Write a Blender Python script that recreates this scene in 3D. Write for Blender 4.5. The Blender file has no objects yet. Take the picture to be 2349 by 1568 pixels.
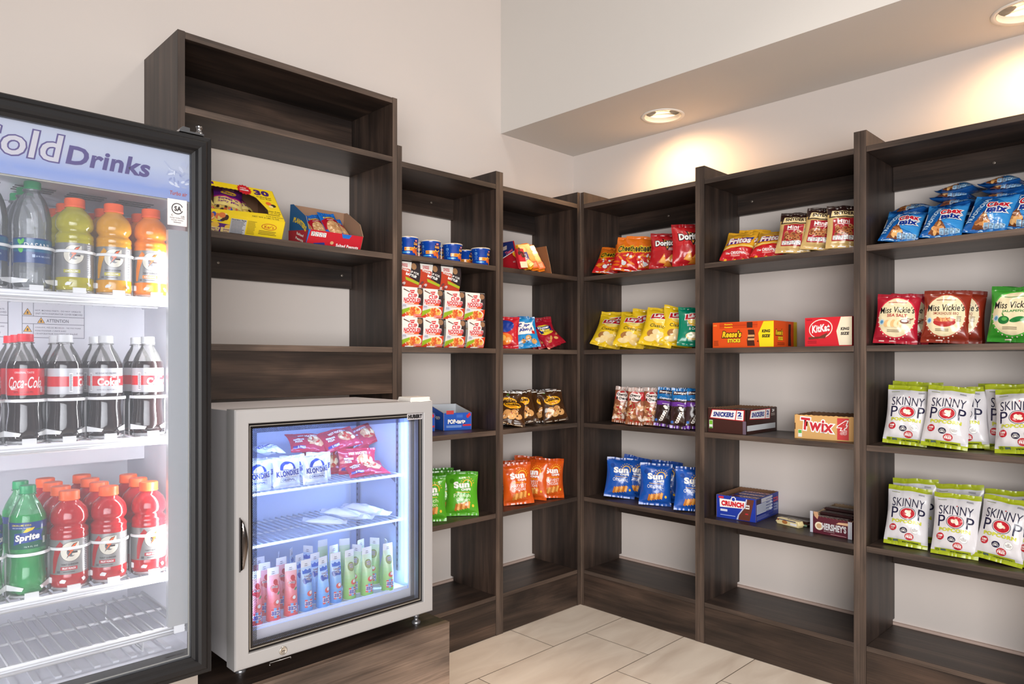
import bpy, math, random
from math import sin, cos, pi, tan, atan, radians
from mathutils import Vector, Matrix, noise, geometry

SC = bpy.context.scene
COL = SC.collection
# ---------------------------------------------------------------- camera, world, exposure, large lights
CAMH = 1.156; YAW = radians(44.636); FPX = 1617.8
cd = bpy.data.cameras.new('camera'); cam = bpy.data.objects.new('camera', cd); COL.objects.link(cam)
cd.sensor_width = 36; cd.lens = FPX/2349*36; cd.shift_y = 46.3/2349; cd.clip_start = .02
cam.location = (0, 0, CAMH); cam.rotation_euler = (pi/2, 0, -YAW)
SC.camera = cam
SC.view_settings.view_transform = 'Standard'; SC.view_settings.look = 'None'
SC.view_settings.gamma = 1; SC.view_settings.use_curve_mapping = False
SC.view_settings.exposure = -.06
w = bpy.data.worlds.new('world'); SC.world = w; w.use_nodes = True
w.node_tree.nodes['Background'].inputs[0].default_value = (.93, .95, 1, 1)
w.node_tree.nodes['Background'].inputs[1].default_value = .21
def area(name, loc, target, sx, sy, power, color=(1, 1, 1), spread=None):
    l = bpy.data.lights.new(name, 'AREA'); l.shape = 'RECTANGLE'; l.size = sx; l.size_y = sy
    l.energy = power; l.color = color
    if spread: l.spread = radians(spread)
    o = bpy.data.objects.new(name, l); COL.objects.link(o); o.location = loc
    o.rotation_euler = (Vector(target)-Vector(loc)).to_track_quat('-Z', 'Y').to_euler()
    return o
area('room_and_fill_light', (-.62, -1.05, 1.25), (1.85, 1.95, .9), 2.6, 1.7, 62, (1, .98, .965), 105)  # fill light added behind the camera to lift the shelf bays, no fixture
area('room_and_fill_light', (1.75, .3, 3.45), (1.1, 2.1, 1.4), .25, .25, 7.5, (1, .94, .88))
area('room_and_fill_light', (.6, -.9, 2.9), (2.4, 1.2, .7), 1.0, .8, 4, (1, .97, .94))
def downlight_spot(loc, tgt):
    l = bpy.data.lights.new('downlight_lamp', 'SPOT'); l.energy = 7.5; l.color = (1, .54, .22)
    l.spot_size = radians(138); l.spot_blend = 1; l.shadow_soft_size = .04
    o = bpy.data.objects.new('downlight_lamp', l); COL.objects.link(o); o.location = loc
    o.rotation_euler = (Vector(tgt)-Vector(loc)).to_track_quat('-Z', 'Y').to_euler()
LIGHTS = [(2.708, 1.779), (2.71, .44)]
def spill(loc):
    l = bpy.data.lights.new('spill_and_floor_fill', 'SPOT'); l.energy = 24; l.color = (1, .62, .32)
    l.spot_size = radians(172 if loc[0] > 2.3 else 84); l.spot_blend = 1; l.shadow_soft_size = .06
    if loc[0] < 2.3: l.energy = 150; l.color = (1, .9, .8)  # spot added overhead to brighten the floor; no fixture there
    o = bpy.data.objects.new('spill_and_floor_fill', l); COL.objects.link(o); o.location = loc
for lx, ly in LIGHTS+[(1.5, .75), (2.6, -.9)]: spill((lx, ly, 2.255 if lx > 2.3 else 3.5))
for lx, ly in LIGHTS: downlight_spot((lx, ly-.03, 2.262), (lx+.03, ly-.42, 1.2))

# ---------------------------------------------------------------- place dimensions (metres)
FA, FB = 2.1687, 2.6          # front planes of the shelving on the left wall (faces -y) and the right wall (faces -x)
WA, WB = 2.4674, 2.899        # room walls
Z = dict(top=1.908, s1=1.562, s2=1.214, s3=.868, s4=.517, pl=.170, T0=2.135, T2=1.9165, T3=1.557, T4=1.212)
ZSOF = 2.261
def bearing(px): return tan(YAW + atan((px-1174.5)/FPX))      # direction seen from the camera, as x/y
def ax(px, d=0.0): return bearing(px)*(FA+d)                  # x of a spot on the left shelves, d behind their front
def by(px, d=0.0): return (FB+d)/bearing(px)                  # y of a spot on the right shelves

# ---------------------------------------------------------------- materials
def lin(c):
    return tuple((v/255/12.92 if v/255 <= .04045 else ((v/255+.055)/1.055)**2.4) for v in c[:3])+(1,)
_M = {}
def M(c, rough=.45, metal=0, coat=0, emit=0, spec=.5, sss=0):
    k = (tuple(c), rough, metal, coat, emit, spec)
    if k in _M: return _M[k]
    m = bpy.data.materials.new('paint_%02x%02x%02x' % tuple(int(v) for v in c[:3])); m.use_nodes = True
    b = m.node_tree.nodes['Principled BSDF']
    b.inputs['Base Color'].default_value = lin(c); b.inputs['Roughness'].default_value = rough
    b.inputs['Metallic'].default_value = metal; b.inputs['Coat Weight'].default_value = coat
    b.inputs['Specular IOR Level'].default_value = spec
    if emit:
        b.inputs['Emission Color'].default_value = lin(c); b.inputs['Emission Strength'].default_value = emit
    m.diffuse_color = lin(c); _M[k] = m
    return m
def FO(c): return M(c, .24, 0, .35)        # shiny printed foil / film
def CB(c): return M(c, .5)                # printed card
def nodes(m): return m.node_tree.nodes, m.node_tree.links
def clear(name, tint, opacity, rough=.08, gloss=.12):
    """thin clear plastic / glass: lets most light through, keeps a tint and a reflection"""
    if name in _M: return _M[name]
    m = bpy.data.materials.new(name); m.use_nodes = True; N, L = nodes(m); N.clear()
    out = N.new('ShaderNodeOutputMaterial'); tr = N.new('ShaderNodeBsdfTransparent'); df = N.new('ShaderNodeBsdfPrincipled')
    df.inputs['Base Color'].default_value = lin(tint); df.inputs['Roughness'].default_value = rough
    tr.inputs[0].default_value = tuple(.75+.25*v for v in lin(tint)[:3])+(1,)
    mx = N.new('ShaderNodeMixShader'); mx.inputs[0].default_value = opacity
    gl = N.new('ShaderNodeBsdfGlossy'); gl.inputs['Roughness'].default_value = rough
    fr = N.new('ShaderNodeFresnel'); fr.inputs[0].default_value = 1.3 if gloss < .1 else 1.45
    mx2 = N.new('ShaderNodeMixShader')
    L.new(tr.outputs[0], mx.inputs[1]); L.new(df.outputs[0], mx.inputs[2])
    L.new(mx.outputs[0], mx2.inputs[1]); L.new(gl.outputs[0], mx2.inputs[2]); L.new(fr.outputs[0], mx2.inputs[0])
    L.new(mx2.outputs[0], out.inputs[0]); _M[name] = m
    return m
def wood(name, axis, dark, light, rough=.42, fig=1.0):
    """stained pine: grain runs along the given axis of the board"""
    if name in _M: return _M[name]
    m = bpy.data.materials.new(name); m.use_nodes = True; N, L = nodes(m); b = N['Principled BSDF']
    tc = N.new('ShaderNodeTexCoord'); oi = N.new('ShaderNodeObjectInfo'); ad = N.new('ShaderNodeVectorMath'); ad.operation = 'ADD'
    sc = N.new('ShaderNodeVectorMath'); sc.operation = 'SCALE'; sc.inputs['Scale'].default_value = 13.7
    cb = N.new('ShaderNodeCombineXYZ')
    for i in range(3): L.new(oi.outputs['Random'], cb.inputs[i])
    L.new(cb.outputs[0], sc.inputs[0]); L.new(tc.outputs['Object'], ad.inputs[0]); L.new(sc.outputs[0], ad.inputs[1])
    def noise_(s, det, dis, st):
        mp = N.new('ShaderNodeMapping'); v = [st]*3; v['xyz'.index(axis)] = 1; mp.inputs['Scale'].default_value = v
        n = N.new('ShaderNodeTexNoise'); n.inputs['Scale'].default_value = s; n.inputs['Detail'].default_value = det
        n.inputs['Distortion'].default_value = dis
        L.new(ad.outputs[0], mp.inputs[0]); L.new(mp.outputs[0], n.inputs['Vector']); return n
    a = noise_(1.3, 6, .5*fig, 17 if fig < 1.5 else 9); f = noise_(6, 4, .1, 55); p = noise_(2.6, 3, .6, 2.6)
    r1 = N.new('ShaderNodeValToRGB'); e = r1.color_ramp.elements
    e[0].position = .32; e[0].color = lin(dark); e[1].position = .72; e[1].color = lin(light)
    md = e.new(.5); md.color = lin([ (x*.55+y*.45) for x, y in zip(dark, light)])
    L.new(a.outputs['Fac'], r1.inputs[0])
    r2 = N.new('ShaderNodeValToRGB'); r2.color_ramp.elements[0].color = (.68, .68, .68, 1); r2.color_ramp.elements[0].position = .3
    r2.color_ramp.elements[1].color = (1.12, 1.12, 1.12, 1); r2.color_ramp.elements[1].position = .66
    L.new(f.outputs['Fac'], r2.inputs[0])
    r3 = N.new('ShaderNodeValToRGB'); r3.color_ramp.elements[0].color = (.6, .6, .6, 1); r3.color_ramp.elements[0].position = .35
    r3.color_ramp.elements[1].color = (1.25, 1.2, 1.14, 1); r3.color_ramp.elements[1].position = .68
    L.new(p.outputs['Fac'], r3.inputs[0])
    m1 = N.new('ShaderNodeMix'); m1.data_type = 'RGBA'; m1.blend_type = 'MULTIPLY'; m1.inputs[0].default_value = 1
    m2 = N.new('ShaderNodeMix'); m2.data_type = 'RGBA'; m2.blend_type = 'MULTIPLY'; m2.inputs[0].default_value = 1
    L.new(r1.outputs[0], m1.inputs[6]); L.new(r2.outputs[0], m1.inputs[7])
    L.new(m1.outputs[2], m2.inputs[6]); L.new(r3.outputs[0], m2.inputs[7]); L.new(m2.outputs[2], b.inputs['Base Color'])
    b.inputs['Roughness'].default_value = rough
    bp = N.new('ShaderNodeBump'); bp.inputs['Strength'].default_value = .12; bp.inputs['Distance'].default_value = .002
    L.new(f.outputs['Fac'], bp.inputs['Height']); L.new(bp.outputs[0], b.inputs['Normal'])
    _M[name] = m
    return m
WD, WL = (36, 28, 25), (80, 64, 55)
WX = wood('wood_x', 'x', WD, WL); WY = wood('wood_y', 'y', WD, WL); WZ = wood('wood_z', 'z', WD, WL, fig=.6)
WFX = wood('wood_face_x', 'x', (38, 29, 25), (92, 74, 63), fig=2.2); WFY = wood('wood_face_y', 'y', (38, 29, 25), (92, 74, 63), fig=2.2)
ED, EL = (58, 47, 41), (112, 95, 84)
EX = wood('edge_x', 'x', ED, EL, .5, .3); EY = wood('edge_y', 'y', ED, EL, .5, .3); EZ = wood('edge_z', 'z', ED, EL, .5, .3)

# ---------------------------------------------------------------- mesh builder
class MB:
    def __init__(s): s.v = []; s.f = []; s.mi = []; s.sm = []; s.mats = []
    def m(s, mat):
        if mat not in s.mats: s.mats.append(mat)
        return s.mats.index(mat)
    def add(s, vs, fs, mat, smooth=False):
        o = len(s.v); s.v.extend(vs); many = isinstance(mat, list)
        k = None if many else s.m(mat)
        for i, f in enumerate(fs):
            s.f.append([o+j for j in f]); s.mi.append(s.m(mat[i]) if many else k); s.sm.append(smooth)
        return s
    def box(s, x0, x1, y0, y1, z0, z1, mat, front=None, side=None):
        vs = [(x0,y0,z0),(x1,y0,z0),(x1,y1,z0),(x0,y1,z0),(x0,y0,z1),(x1,y0,z1),(x1,y1,z1),(x0,y1,z1)]
        fs = [(0,3,2,1),(4,5,6,7),(0,1,5,4),(1,2,6,5),(2,3,7,6),(3,0,4,7)]
        fr = front or mat; sd = side or mat
        return s.add(vs, fs, [mat, mat, fr, mat, mat, sd])
    def prism(s, poly, a0, a1, axis, mat):
        """polygon extruded along axis; poly holds the two other coordinates in xyz order"""
        n = len(poly)
        def pt(p, a): return {'x': (a, p[0], p[1]), 'y': (p[0], a, p[1]), 'z': (p[0], p[1], a)}[axis]
        vs = [pt(p, a0) for p in poly]+[pt(p, a1) for p in poly]
        fs = [(i, (i+1) % n, n+(i+1) % n, n+i) for i in range(n)]
        tr = geometry.tessellate_polygon([[Vector((p[0], p[1], 0)) for p in poly]])
        fs += [tuple(t) for t in tr]+[tuple(n+j for j in t) for t in tr]
        return s.add(vs, fs, mat)
    def lathe(s, prof, n, mat, cx=0, cy=0, caps=True, mats=None):
        """prof: (r, z) list; mats: one material per segment"""
        vs = []
        for r, z in prof:
            for i in range(n):
                a = 2*pi*i/n; vs.append((cx+r*cos(a), cy+r*sin(a), z))
        fs = []; mm = []
        for k in range(len(prof)-1):
            for i in range(n):
                j = (i+1) % n; fs.append((k*n+i, k*n+j, (k+1)*n+j, (k+1)*n+i)); mm.append(mats[k] if mats else mat)
        s.add(vs, fs, mm, True)
        if caps:
            s.add(vs[:n], [tuple(reversed(range(n)))], mats[0] if mats else mat)
            s.add(vs[-n:], [tuple(range(n))], mats[-1] if mats else mat)
        return s
    def tube(s, path, r, mat, n=8, closed=False):
        P = [Vector(p) for p in path]; vs = []; L = len(P)
        for i, p in enumerate(P):
            if closed: t = P[(i+1) % L]-P[i-1]
            else: t = P[min(i+1, L-1)]-P[max(i-1, 0)]
            t.normalize(); up = Vector((0, 0, 1)) if abs(t.z) < .9 else Vector((1, 0, 0))
            a = t.cross(up).normalized(); b = t.cross(a)
            for k in range(n):
                an = 2*pi*(k+.5)/n; vs.append(tuple(p+a*(r*cos(an))+b*(r*sin(an))))
        fs = []
        for i in range(L if closed else L-1):
            i2 = (i+1) % L
            for k in range(n):
                k2 = (k+1) % n; fs.append((i*n+k, i*n+k2, i2*n+k2, i2*n+k))
        if not closed: fs += [tuple(range(n)), tuple(range((L-1)*n, L*n))]
        return s.add(vs, fs, mat, n > 4)
    def mesh(s, name):
        me = bpy.data.meshes.new(name); me.from_pydata([tuple(v) for v in s.v], [], s.f)
        for m in s.mats: me.materials.append(m)
        me.polygons.foreach_set('material_index', s.mi); me.polygons.foreach_set('use_smooth', s.sm)
        me.update(); return me
    def obj(s, name, parent=None, loc=(0, 0, 0), link=True, bevel=0):
        o = bpy.data.objects.new(name, s.mesh(name)); o.location = loc
        if link: COL.objects.link(o)
        if parent: o.parent = parent
        if bevel:
            b = o.modifiers.new('bevel', 'BEVEL'); b.width = bevel; b.segments = 2; b.limit_method = 'ANGLE'; b.harden_normals = False
        return o
def tag(o, label=None, cat=None, group=None, kind=None):
    if label: o['label'] = label
    if cat: o['category'] = cat
    if group: o['group'] = group
    if kind: o['kind'] = kind
    return o
def empty(name, loc=(0, 0, 0), link=True):
    o = bpy.data.objects.new(name, None); o.location = loc; o.empty_display_size = .05
    if link: COL.objects.link(o)
    return o
def copy_tree(o, parent=None):
    c = o.copy()
    for k in ('label', 'category', 'group'):
        if k in c and parent is None: del c[k]
    COL.objects.link(c); c.parent = parent
    for ch in KIDS.get(o.name, []): copy_tree(ch, c)
    return c
KIDS = {}
def proto(name, parts):
    """an unlinked master: parts = [(part name, MB, [sub parts])]"""
    r = empty(name, link=False); KIDS[r.name] = []
    for nm, mb in parts:
        p = mb.obj(nm, link=False); KIDS[r.name].append(p)
    return r
def all_verts(o, mt=None):
    mt = mt or Matrix.Identity(4); out = []
    if o.type == 'MESH': out += [mt @ v.co for v in o.data.vertices]
    for ch in o.children: out += all_verts(ch, mt @ Matrix.Translation(ch.location))
    return out
def put(pr, x, y, z, yaw=0, lean=0, roll=0, s=1, label='', cat='', group=None, gap=.0006, sz=None):
    """a copy of master pr standing on height z; yaw in degrees, lean = tipped back, roll = tipped sideways"""
    o = copy_tree(pr)
    R = Matrix.Rotation(radians(yaw), 4, 'Z') @ Matrix.Rotation(radians(-lean), 4, 'X') @ Matrix.Rotation(radians(roll), 4, 'Y')
    S = Matrix.Diagonal((s, s, sz or s, 1)); mz = min((R @ S @ v).z for v in all_verts(o))
    o.rotation_euler = R.to_euler(); o.scale = (s, s, sz or s); o.location = (x, y, z-mz+gap)
    tag(o, label, cat, group)
    return o
BAYS_A = [(1.5625, 2.0455), (2.0875, 2.5775)]; BAYS_B = [(.3210, .8795), (.9215, 1.5075), (1.5495, 2.1465)]
def settle(o, wall):
    """slide a thing sideways / forward so that it stays between the uprights and in front of the wall"""
    mt = Matrix.LocRotScale(o.location, o.rotation_euler, o.scale); V = [mt @ v for v in all_verts(o)]
    i = 0 if wall == 'A' else 1; lo, hi = min(v[i] for v in V), max(v[i] for v in V); c = (lo+hi)/2
    bay = min(BAYS_A if wall == 'A' else BAYS_B, key=lambda q: abs((q[0]+q[1])/2-o.location[i]))
    if hi > bay[1]: o.location[i] -= hi-bay[1]; lo -= hi-bay[1]
    if lo < bay[0]: o.location[i] += bay[0]-lo
    k = 1-i; lim = WA if wall == 'A' else WB; far = max(v[k] for v in V)
    if far > lim-.002: o.location[k] -= far-lim+.002
    return o
def putA(pr, px, d, z, yaw=0, lean=0, roll=0, **k): return settle(put(pr, ax(px, d), FA+d, z, yaw, lean, roll, **k), 'A')
def putB(pr, px, d, z, yaw=0, lean=0, roll=0, **k): return settle(put(pr, FB+d, by(px, d), z, -90+yaw, lean, roll, **k), 'B')

# ---------------------------------------------------------------- printed artwork as thin geometry that follows its surface
_G = {}
def glyphs(text, shear=0.0, bold=0.0, fixed=0):
    k = (text, shear, bold, fixed)
    if k in _G: return _G[k]
    c = bpy.data.curves.new('lettering', 'FONT'); c.body = text; c.shear = shear; c.offset = bold; c.size = 1
    c.resolution_u = 3; c.align_x = 'CENTER'; c.space_line = .9; c.space_character = 1.02+max(0, bold)*1.1 if not fixed else 1.02+max(0, fixed)*1.1
    o = bpy.data.objects.new('lettering', c); me = bpy.data.meshes.new_from_object(o)
    me.calc_loop_triangles()
    vs = [(v.co.x, v.co.y) for v in me.vertices]; ts = [tuple(t.vertices) for t in me.loop_triangles]
    bpy.data.meshes.remove(me); bpy.data.objects.remove(o); bpy.data.curves.remove(c)
    _G[k] = (vs, ts); return _G[k]
def tris_of(it):
    t = it[0]
    if t == 'r':
        x0, y0, x1, y1 = it[1:5]; return [((x0,y0),(x1,y0),(x1,y1)), ((x0,y0),(x1,y1),(x0,y1))]
    if t == 'e':
        cx, cy, rx, ry = it[1:5]; n = 24 if max(rx, ry) > .008 else 12
        rot = radians(it[6]) if len(it) > 6 else 0
        P = [(cx+rx*cos(2*pi*i/n)*cos(rot)-ry*sin(2*pi*i/n)*sin(rot), cy+rx*cos(2*pi*i/n)*sin(rot)+ry*sin(2*pi*i/n)*cos(rot)) for i in range(n)]
        return [((cx, cy), P[i], P[(i+1) % n]) for i in range(n)]
    if t == 'p':
        P = it[1]; tr = geometry.tessellate_polygon([[Vector((p[0], p[1], 0)) for p in P]])
        return [tuple(P[j] for j in q) for q in tr]
    if t == 'star':
        cx, cy, r, n = it[1:5]
        P = [(cx+(r if i % 2 else r*.82)*cos(pi*i/n), cy+(r if i % 2 else r*.82)*sin(pi*i/n)) for i in range(2*n)]
        return [((cx, cy), P[i], P[(i+1) % (2*n)]) for i in range(2*n)]
    if t == 't':
        text, cx, cy, w_, h_ = it[1:6]; o = dict(it[7]) if len(it) > 7 else {}
        if ('M' in text or 'W' in text) and 'o' not in o: o['b'] = min(o.get('b', .015), .012)
        sh = o.get('sh', 0); vs0, _ = glyphs(text, sh, o.get('b', .015))
        if not vs0: return []
        x0 = min(v[0] for v in vs0); x1 = max(v[0] for v in vs0); y0 = min(v[1] for v in vs0); y1 = max(v[1] for v in vs0)
        vs, ts = glyphs(text, sh, o.get('b', .015)+o.get('o', 0), max(.001, o.get('b', .015))) if o.get('o') else (vs0, glyphs(text, sh, o.get('b', .015))[1])
        sx = w_/(x1-x0); sy = h_/(y1-y0) if h_ else sx
        a = radians(o.get('rot', 0)); mx, my = (x0+x1)/2, (y0+y1)/2; ar = o.get('arc', 0)
        P = []
        for v in vs:
            X = (v[0]-mx)*sx; Y = (v[1]-my)*sy
            Y += ar*(1-(2*X/w_)**2) if ar else 0
            P.append((cx+X*cos(a)-Y*sin(a), cy+X*sin(a)+Y*cos(a)))
        return [(P[i], P[j], P[k]) for i, j, k in ts]
    return []
def expand(items):
    out = []
    for it in items:
        if it[0] == 'blobs':        # ('blobs', x0,y0,x1,y1, n, rx, ry, colours, seed)
            _, x0, y0, x1, y1, n, rx, ry, cols, sd = it; R = random.Random(sd)
            for i in range(n):
                out.append(('e', R.uniform(x0, x1), R.uniform(y0, y1), rx*R.uniform(.75, 1.2), ry*R.uniform(.75, 1.2), R.choice(cols), R.uniform(0, 180)))
        elif it[0] == 'ot':         # outlined text: colour, outline colour
            o = dict(it[8] if len(it) > 8 else {}); o2 = dict(o); o2['o'] = o.get('ow', .05)
            out.append(('t',)+it[1:6]+(it[7], o2)); out.append(('t',)+it[1:6]+(it[6], o))
        elif it[0] == 'lines':      # ('lines', x0,y0,x1,y1,n,colour) small print
            _, x0, y0, x1, y1, n, c = it; dy = (y1-y0)/n; R = random.Random(n)
            for i in range(n): out.append(('r', x0, y0+dy*i+dy*.3, x1-(x1-x0)*R.uniform(0, .25), y0+dy*i+dy*.7, c))
        else: out.append(it)
    return out
def col_of(it): return it[{'r': 5, 'e': 5, 'p': 2, 'star': 5, 't': 6}[it[0]]]
def split(tri, ml, out):
    a, b, c = tri
    L = [(b[0]-a[0])**2+(b[1]-a[1])**2, (c[0]-b[0])**2+(c[1]-b[1])**2, (a[0]-c[0])**2+(a[1]-c[1])**2]
    m = max(L)
    if m <= ml*ml: out.append(tri); return
    k = L.index(m)
    if k == 0: p = ((a[0]+b[0])/2, (a[1]+b[1])/2); split((a, p, c), ml, out); split((p, b, c), ml, out)
    elif k == 1: p = ((b[0]+c[0])/2, (b[1]+c[1])/2); split((a, b, p), ml, out); split((a, p, c), ml, out)
    else: p = ((a[0]+c[0])/2, (a[1]+c[1])/2); split((a, b, p), ml, out); split((p, b, c), ml, out)
def art(mb, items, fn, ml=.008, eps=.00022, base=.0005, finish=FO):
    boxes = []
    for it in expand(items):
        T = tris_of(it)
        if not T: continue
        xs = [p[0] for t in T for p in t]; ys = [p[1] for t in T for p in t]
        bb = (min(xs), min(ys), max(xs), max(ys))
        lv = 1+max([b[4] for b in boxes if b[0] < bb[2] and b[2] > bb[0] and b[1] < bb[3] and b[3] > bb[1]] or [0])
        lv = min(lv, 60); boxes.append(bb+(lv,)); out = []
        if ml:
            for t in T: split(t, ml, out)
        else: out = T
        idx = {}; vs = []; fs = []
        for t in out:
            f = []
            for p in t:
                q = (round(p[0], 6), round(p[1], 6))
                if q not in idx: idx[q] = len(vs); vs.append(fn(p[0], p[1], base+eps*(lv if lv <= 6 else 6+(lv-6)*.3)))
                f.append(idx[q])
            if len(set(f)) == 3:
                a, b, c = [out_p for out_p in t]
                if (b[0]-a[0])*(c[1]-a[1])-(b[1]-a[1])*(c[0]-a[0]) < 0: f.reverse()
                fs.append(f)
        mb.add(vs, fs, finish(col_of(it)), True)

# ---------------------------------------------------------------- snack bag: crimped ends, pillow body, creases
def bag_fn(w, h, t, seed, pin, seal, bend, wr, fat):
    def F(x, y, e, side=-1):
        u = x/(w/2); v = y/h; u = max(-1, min(1, u)); s = seal/h
        q = max(0, min(1, (v-s)/(1-2*s))); g = max(0, sin(pi*q))**.55*(1+fat*(.5-v))
        edge = max(0, 1-abs(u)**2.6)
        hw = w/2*(1-pin*sin(pi*q)*(1+fat*(v-.5)))
        d = t/2*g*edge**.75
        n = noise.noise(Vector((x*26+seed*7.3, y*20, seed*3.1+side)))*wr*1.6+noise.noise(Vector((x*60, y*52+seed*5, seed+side*2)))*wr*.7
        near = math.exp(-max(0, min(v-s, 1-s-v))*h/.016)
        pl = sin(u*11+seed*2+noise.noise(Vector((x*30, seed, 0)))*4)*.0022*near*edge
        n2 = n*min(1, g*1.3)*edge**.4
        common = noise.noise(Vector((x*12, y*9, seed*1.7)))*.004*(1-g*.5)
        fold = sin(u*2.2+seed)*.004*(1-min(1, g*1.5))
        return (u*hw, side*(d+n2+pl*.8)*(1 if side < 0 else .75)+common+fold+bend*v*v+(side*e), y+noise.noise(Vector((u*2, seed*2.2, v*1.5)))*.004*v)
    return F
def bag(name, w, h, t, base, items, seed=1, topc=None, botc=None, seal=.012, back=None, pin=.07, bend=0, wr=.0022, fat=.3, nu=26, nv=34, fin=FO, tops=None):
    F = bag_fn(w, h, t, seed, pin, seal, bend, wr, fat); mb = MB()
    tb = tops or seal; ys = [0, seal*.5, seal]+[seal+(h-seal-tb)*(i/(nv)) for i in range(1, nv+1)]+[h-seal*.5, h]
    ys = sorted(set(round(y, 5) for y in ys)); xs = [w/2*(-1+2*i/nu) for i in range(nu+1)]
    for side in (-1, 1):
        vs = [F(x, y, 0, side) for y in ys for x in xs]; fs = []; mm = []
        W_ = nu+1
        for j in range(len(ys)-1):
            mid = (ys[j]+ys[j+1])/2
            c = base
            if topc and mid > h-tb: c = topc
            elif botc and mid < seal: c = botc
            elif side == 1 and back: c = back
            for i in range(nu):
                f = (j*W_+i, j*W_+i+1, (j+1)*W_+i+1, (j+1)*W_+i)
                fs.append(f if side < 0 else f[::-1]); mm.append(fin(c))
        mb.add(vs, fs, mm, True)
    art(mb, items, lambda x, y, e: F(x, y, e), .0042, .00038, base=.0006)
    o = mb.obj(name, link=False); KIDS[o.name] = []
    return o

# ================================================================ the room
def wallmat(name, c):
    m = bpy.data.materials.new(name); m.use_nodes = True; N, L = nodes(m); b = N['Principled BSDF']
    b.inputs['Base Color'].default_value = lin(c); b.inputs['Roughness'].default_value = .75; b.inputs['Specular IOR Level'].default_value = .25
    tc = N.new('ShaderNodeTexCoord'); n = N.new('ShaderNodeTexNoise'); n.inputs['Scale'].default_value = 260; n.inputs['Detail'].default_value = 2
    bp = N.new('ShaderNodeBump'); bp.inputs['Strength'].default_value = .1; bp.inputs['Distance'].default_value = .001
    L.new(tc.outputs['Object'], n.inputs['Vector']); L.new(n.outputs['Fac'], bp.inputs['Height']); L.new(bp.outputs[0], b.inputs['Normal'])
    return m
WALL = wallmat('wall_paint', (217, 208, 202)); SOF = wallmat('soffit_paint', (214, 210, 205)); CEIL = wallmat('ceiling_paint', (225, 222, 218))
def floormat():
    m = bpy.data.materials.new('floor_tile'); m.use_nodes = True; N, L = nodes(m); b = N['Principled BSDF']
    tc = N.new('ShaderNodeTexCoord'); sp = N.new('ShaderNodeSeparateXYZ'); L.new(tc.outputs['Object'], sp.inputs[0])
    def mth(op, a, b_=None):
        n = N.new('ShaderNodeMath'); n.operation = op
        for i, v in enumerate((a, b_)):
            if v is None: continue
            if isinstance(v, (int, float)): n.inputs[i].default_value = v
            else: L.new(v, n.inputs[i])
        return n.outputs[0]
    TW, TL, G = .3165, .617, .0017
    yy = mth('DIVIDE', mth('SUBTRACT', sp.outputs['Y'], 1.2895-TW*20), TW)     # rows
    row = mth('FLOOR', yy); par = mth('MODULO', row, 2)
    xx = mth('DIVIDE', mth('ADD', mth('SUBTRACT', sp.outputs['X'], 2.136-TL*12), mth('MULTIPLY', par, TL-1.931+2.136-.411+.206-.206)), TL)
    fx = mth('FRACT', xx); fy = mth('FRACT', yy)
    ex = mth('MULTIPLY', mth('MINIMUM', fx, mth('SUBTRACT', 1, fx)), TL); ey = mth('MULTIPLY', mth('MINIMUM', fy, mth('SUBTRACT', 1, fy)), TW)
    gr = mth('LESS_THAN', mth('MINIMUM', ex, ey), G)
    idn = N.new('ShaderNodeCombineXYZ'); L.new(mth('FLOOR', xx), idn.inputs[0]); L.new(row, idn.inputs[1])
    wn = N.new('ShaderNodeTexWhiteNoise'); L.new(idn.outputs[0], wn.inputs['Vector'])
    ofs = N.new('ShaderNodeVectorMath'); ofs.operation = 'SCALE'; ofs.inputs['Scale'].default_value = 9; L.new(wn.outputs['Color'], ofs.inputs[0])
    mp = N.new('ShaderNodeMapping'); mp.inputs['Scale'].default_value = (1.3, 4.5, 1); mp.inputs['Rotation'].default_value = (0, 0, .25)
    ad = N.new('ShaderNodeVectorMath'); L.new(tc.outputs['Object'], ad.inputs[0]); L.new(ofs.outputs[0], ad.inputs[1]); L.new(ad.outputs[0], mp.inputs[0])
    n = N.new('ShaderNodeTexNoise'); n.inputs['Scale'].default_value = 2.2; n.inputs['Detail'].default_value = 5; n.inputs['Distortion'].default_value = .8
    L.new(mp.outputs[0], n.inputs['Vector'])
    r = N.new('ShaderNodeValToRGB'); e = r.color_ramp.elements
    e[0].position = .3; e[0].color = lin((216, 200, 184)); e[1].position = .7; e[1].color = lin((240, 228, 213))
    L.new(n.outputs['Fac'], r.inputs[0])
    mx = N.new('ShaderNodeMix'); mx.data_type = 'RGBA'; mx.inputs[7].default_value = lin((110, 96, 84))
    L.new(gr, mx.inputs[0]); L.new(r.outputs[0], mx.inputs[6]); L.new(mx.outputs[2], b.inputs['Base Color'])
    b.inputs['Roughness'].default_value = .32
    return m
def struct(name, mb, **k): return tag(mb.obj(name, **k), kind='structure')
struct('floor', MB().box(-3.2, WB+.12, -3.2, WA+.12, -.06, 0, floormat()))
struct('wall_left', MB().box(-3.2, WB+.12, WA, WA+.12, 0, 3.6, WALL))
struct('wall_right', MB().box(WB, WB+.12, -3.2, WA, 0, 3.6, WALL))
struct('ceiling', MB().box(-3.2, WB+.12, -3.2, WA+.12, 3.6, 3.7, CEIL))
BB = M((196, 172, 160), .6)
struct('baseboard_left', MB().box(1.53, WB, WA-.012, WA, 0, .178, BB))
struct('baseboard_right', MB().box(WB-.012, WB, -.6, WA-.012, 0, .178, BB))
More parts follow.
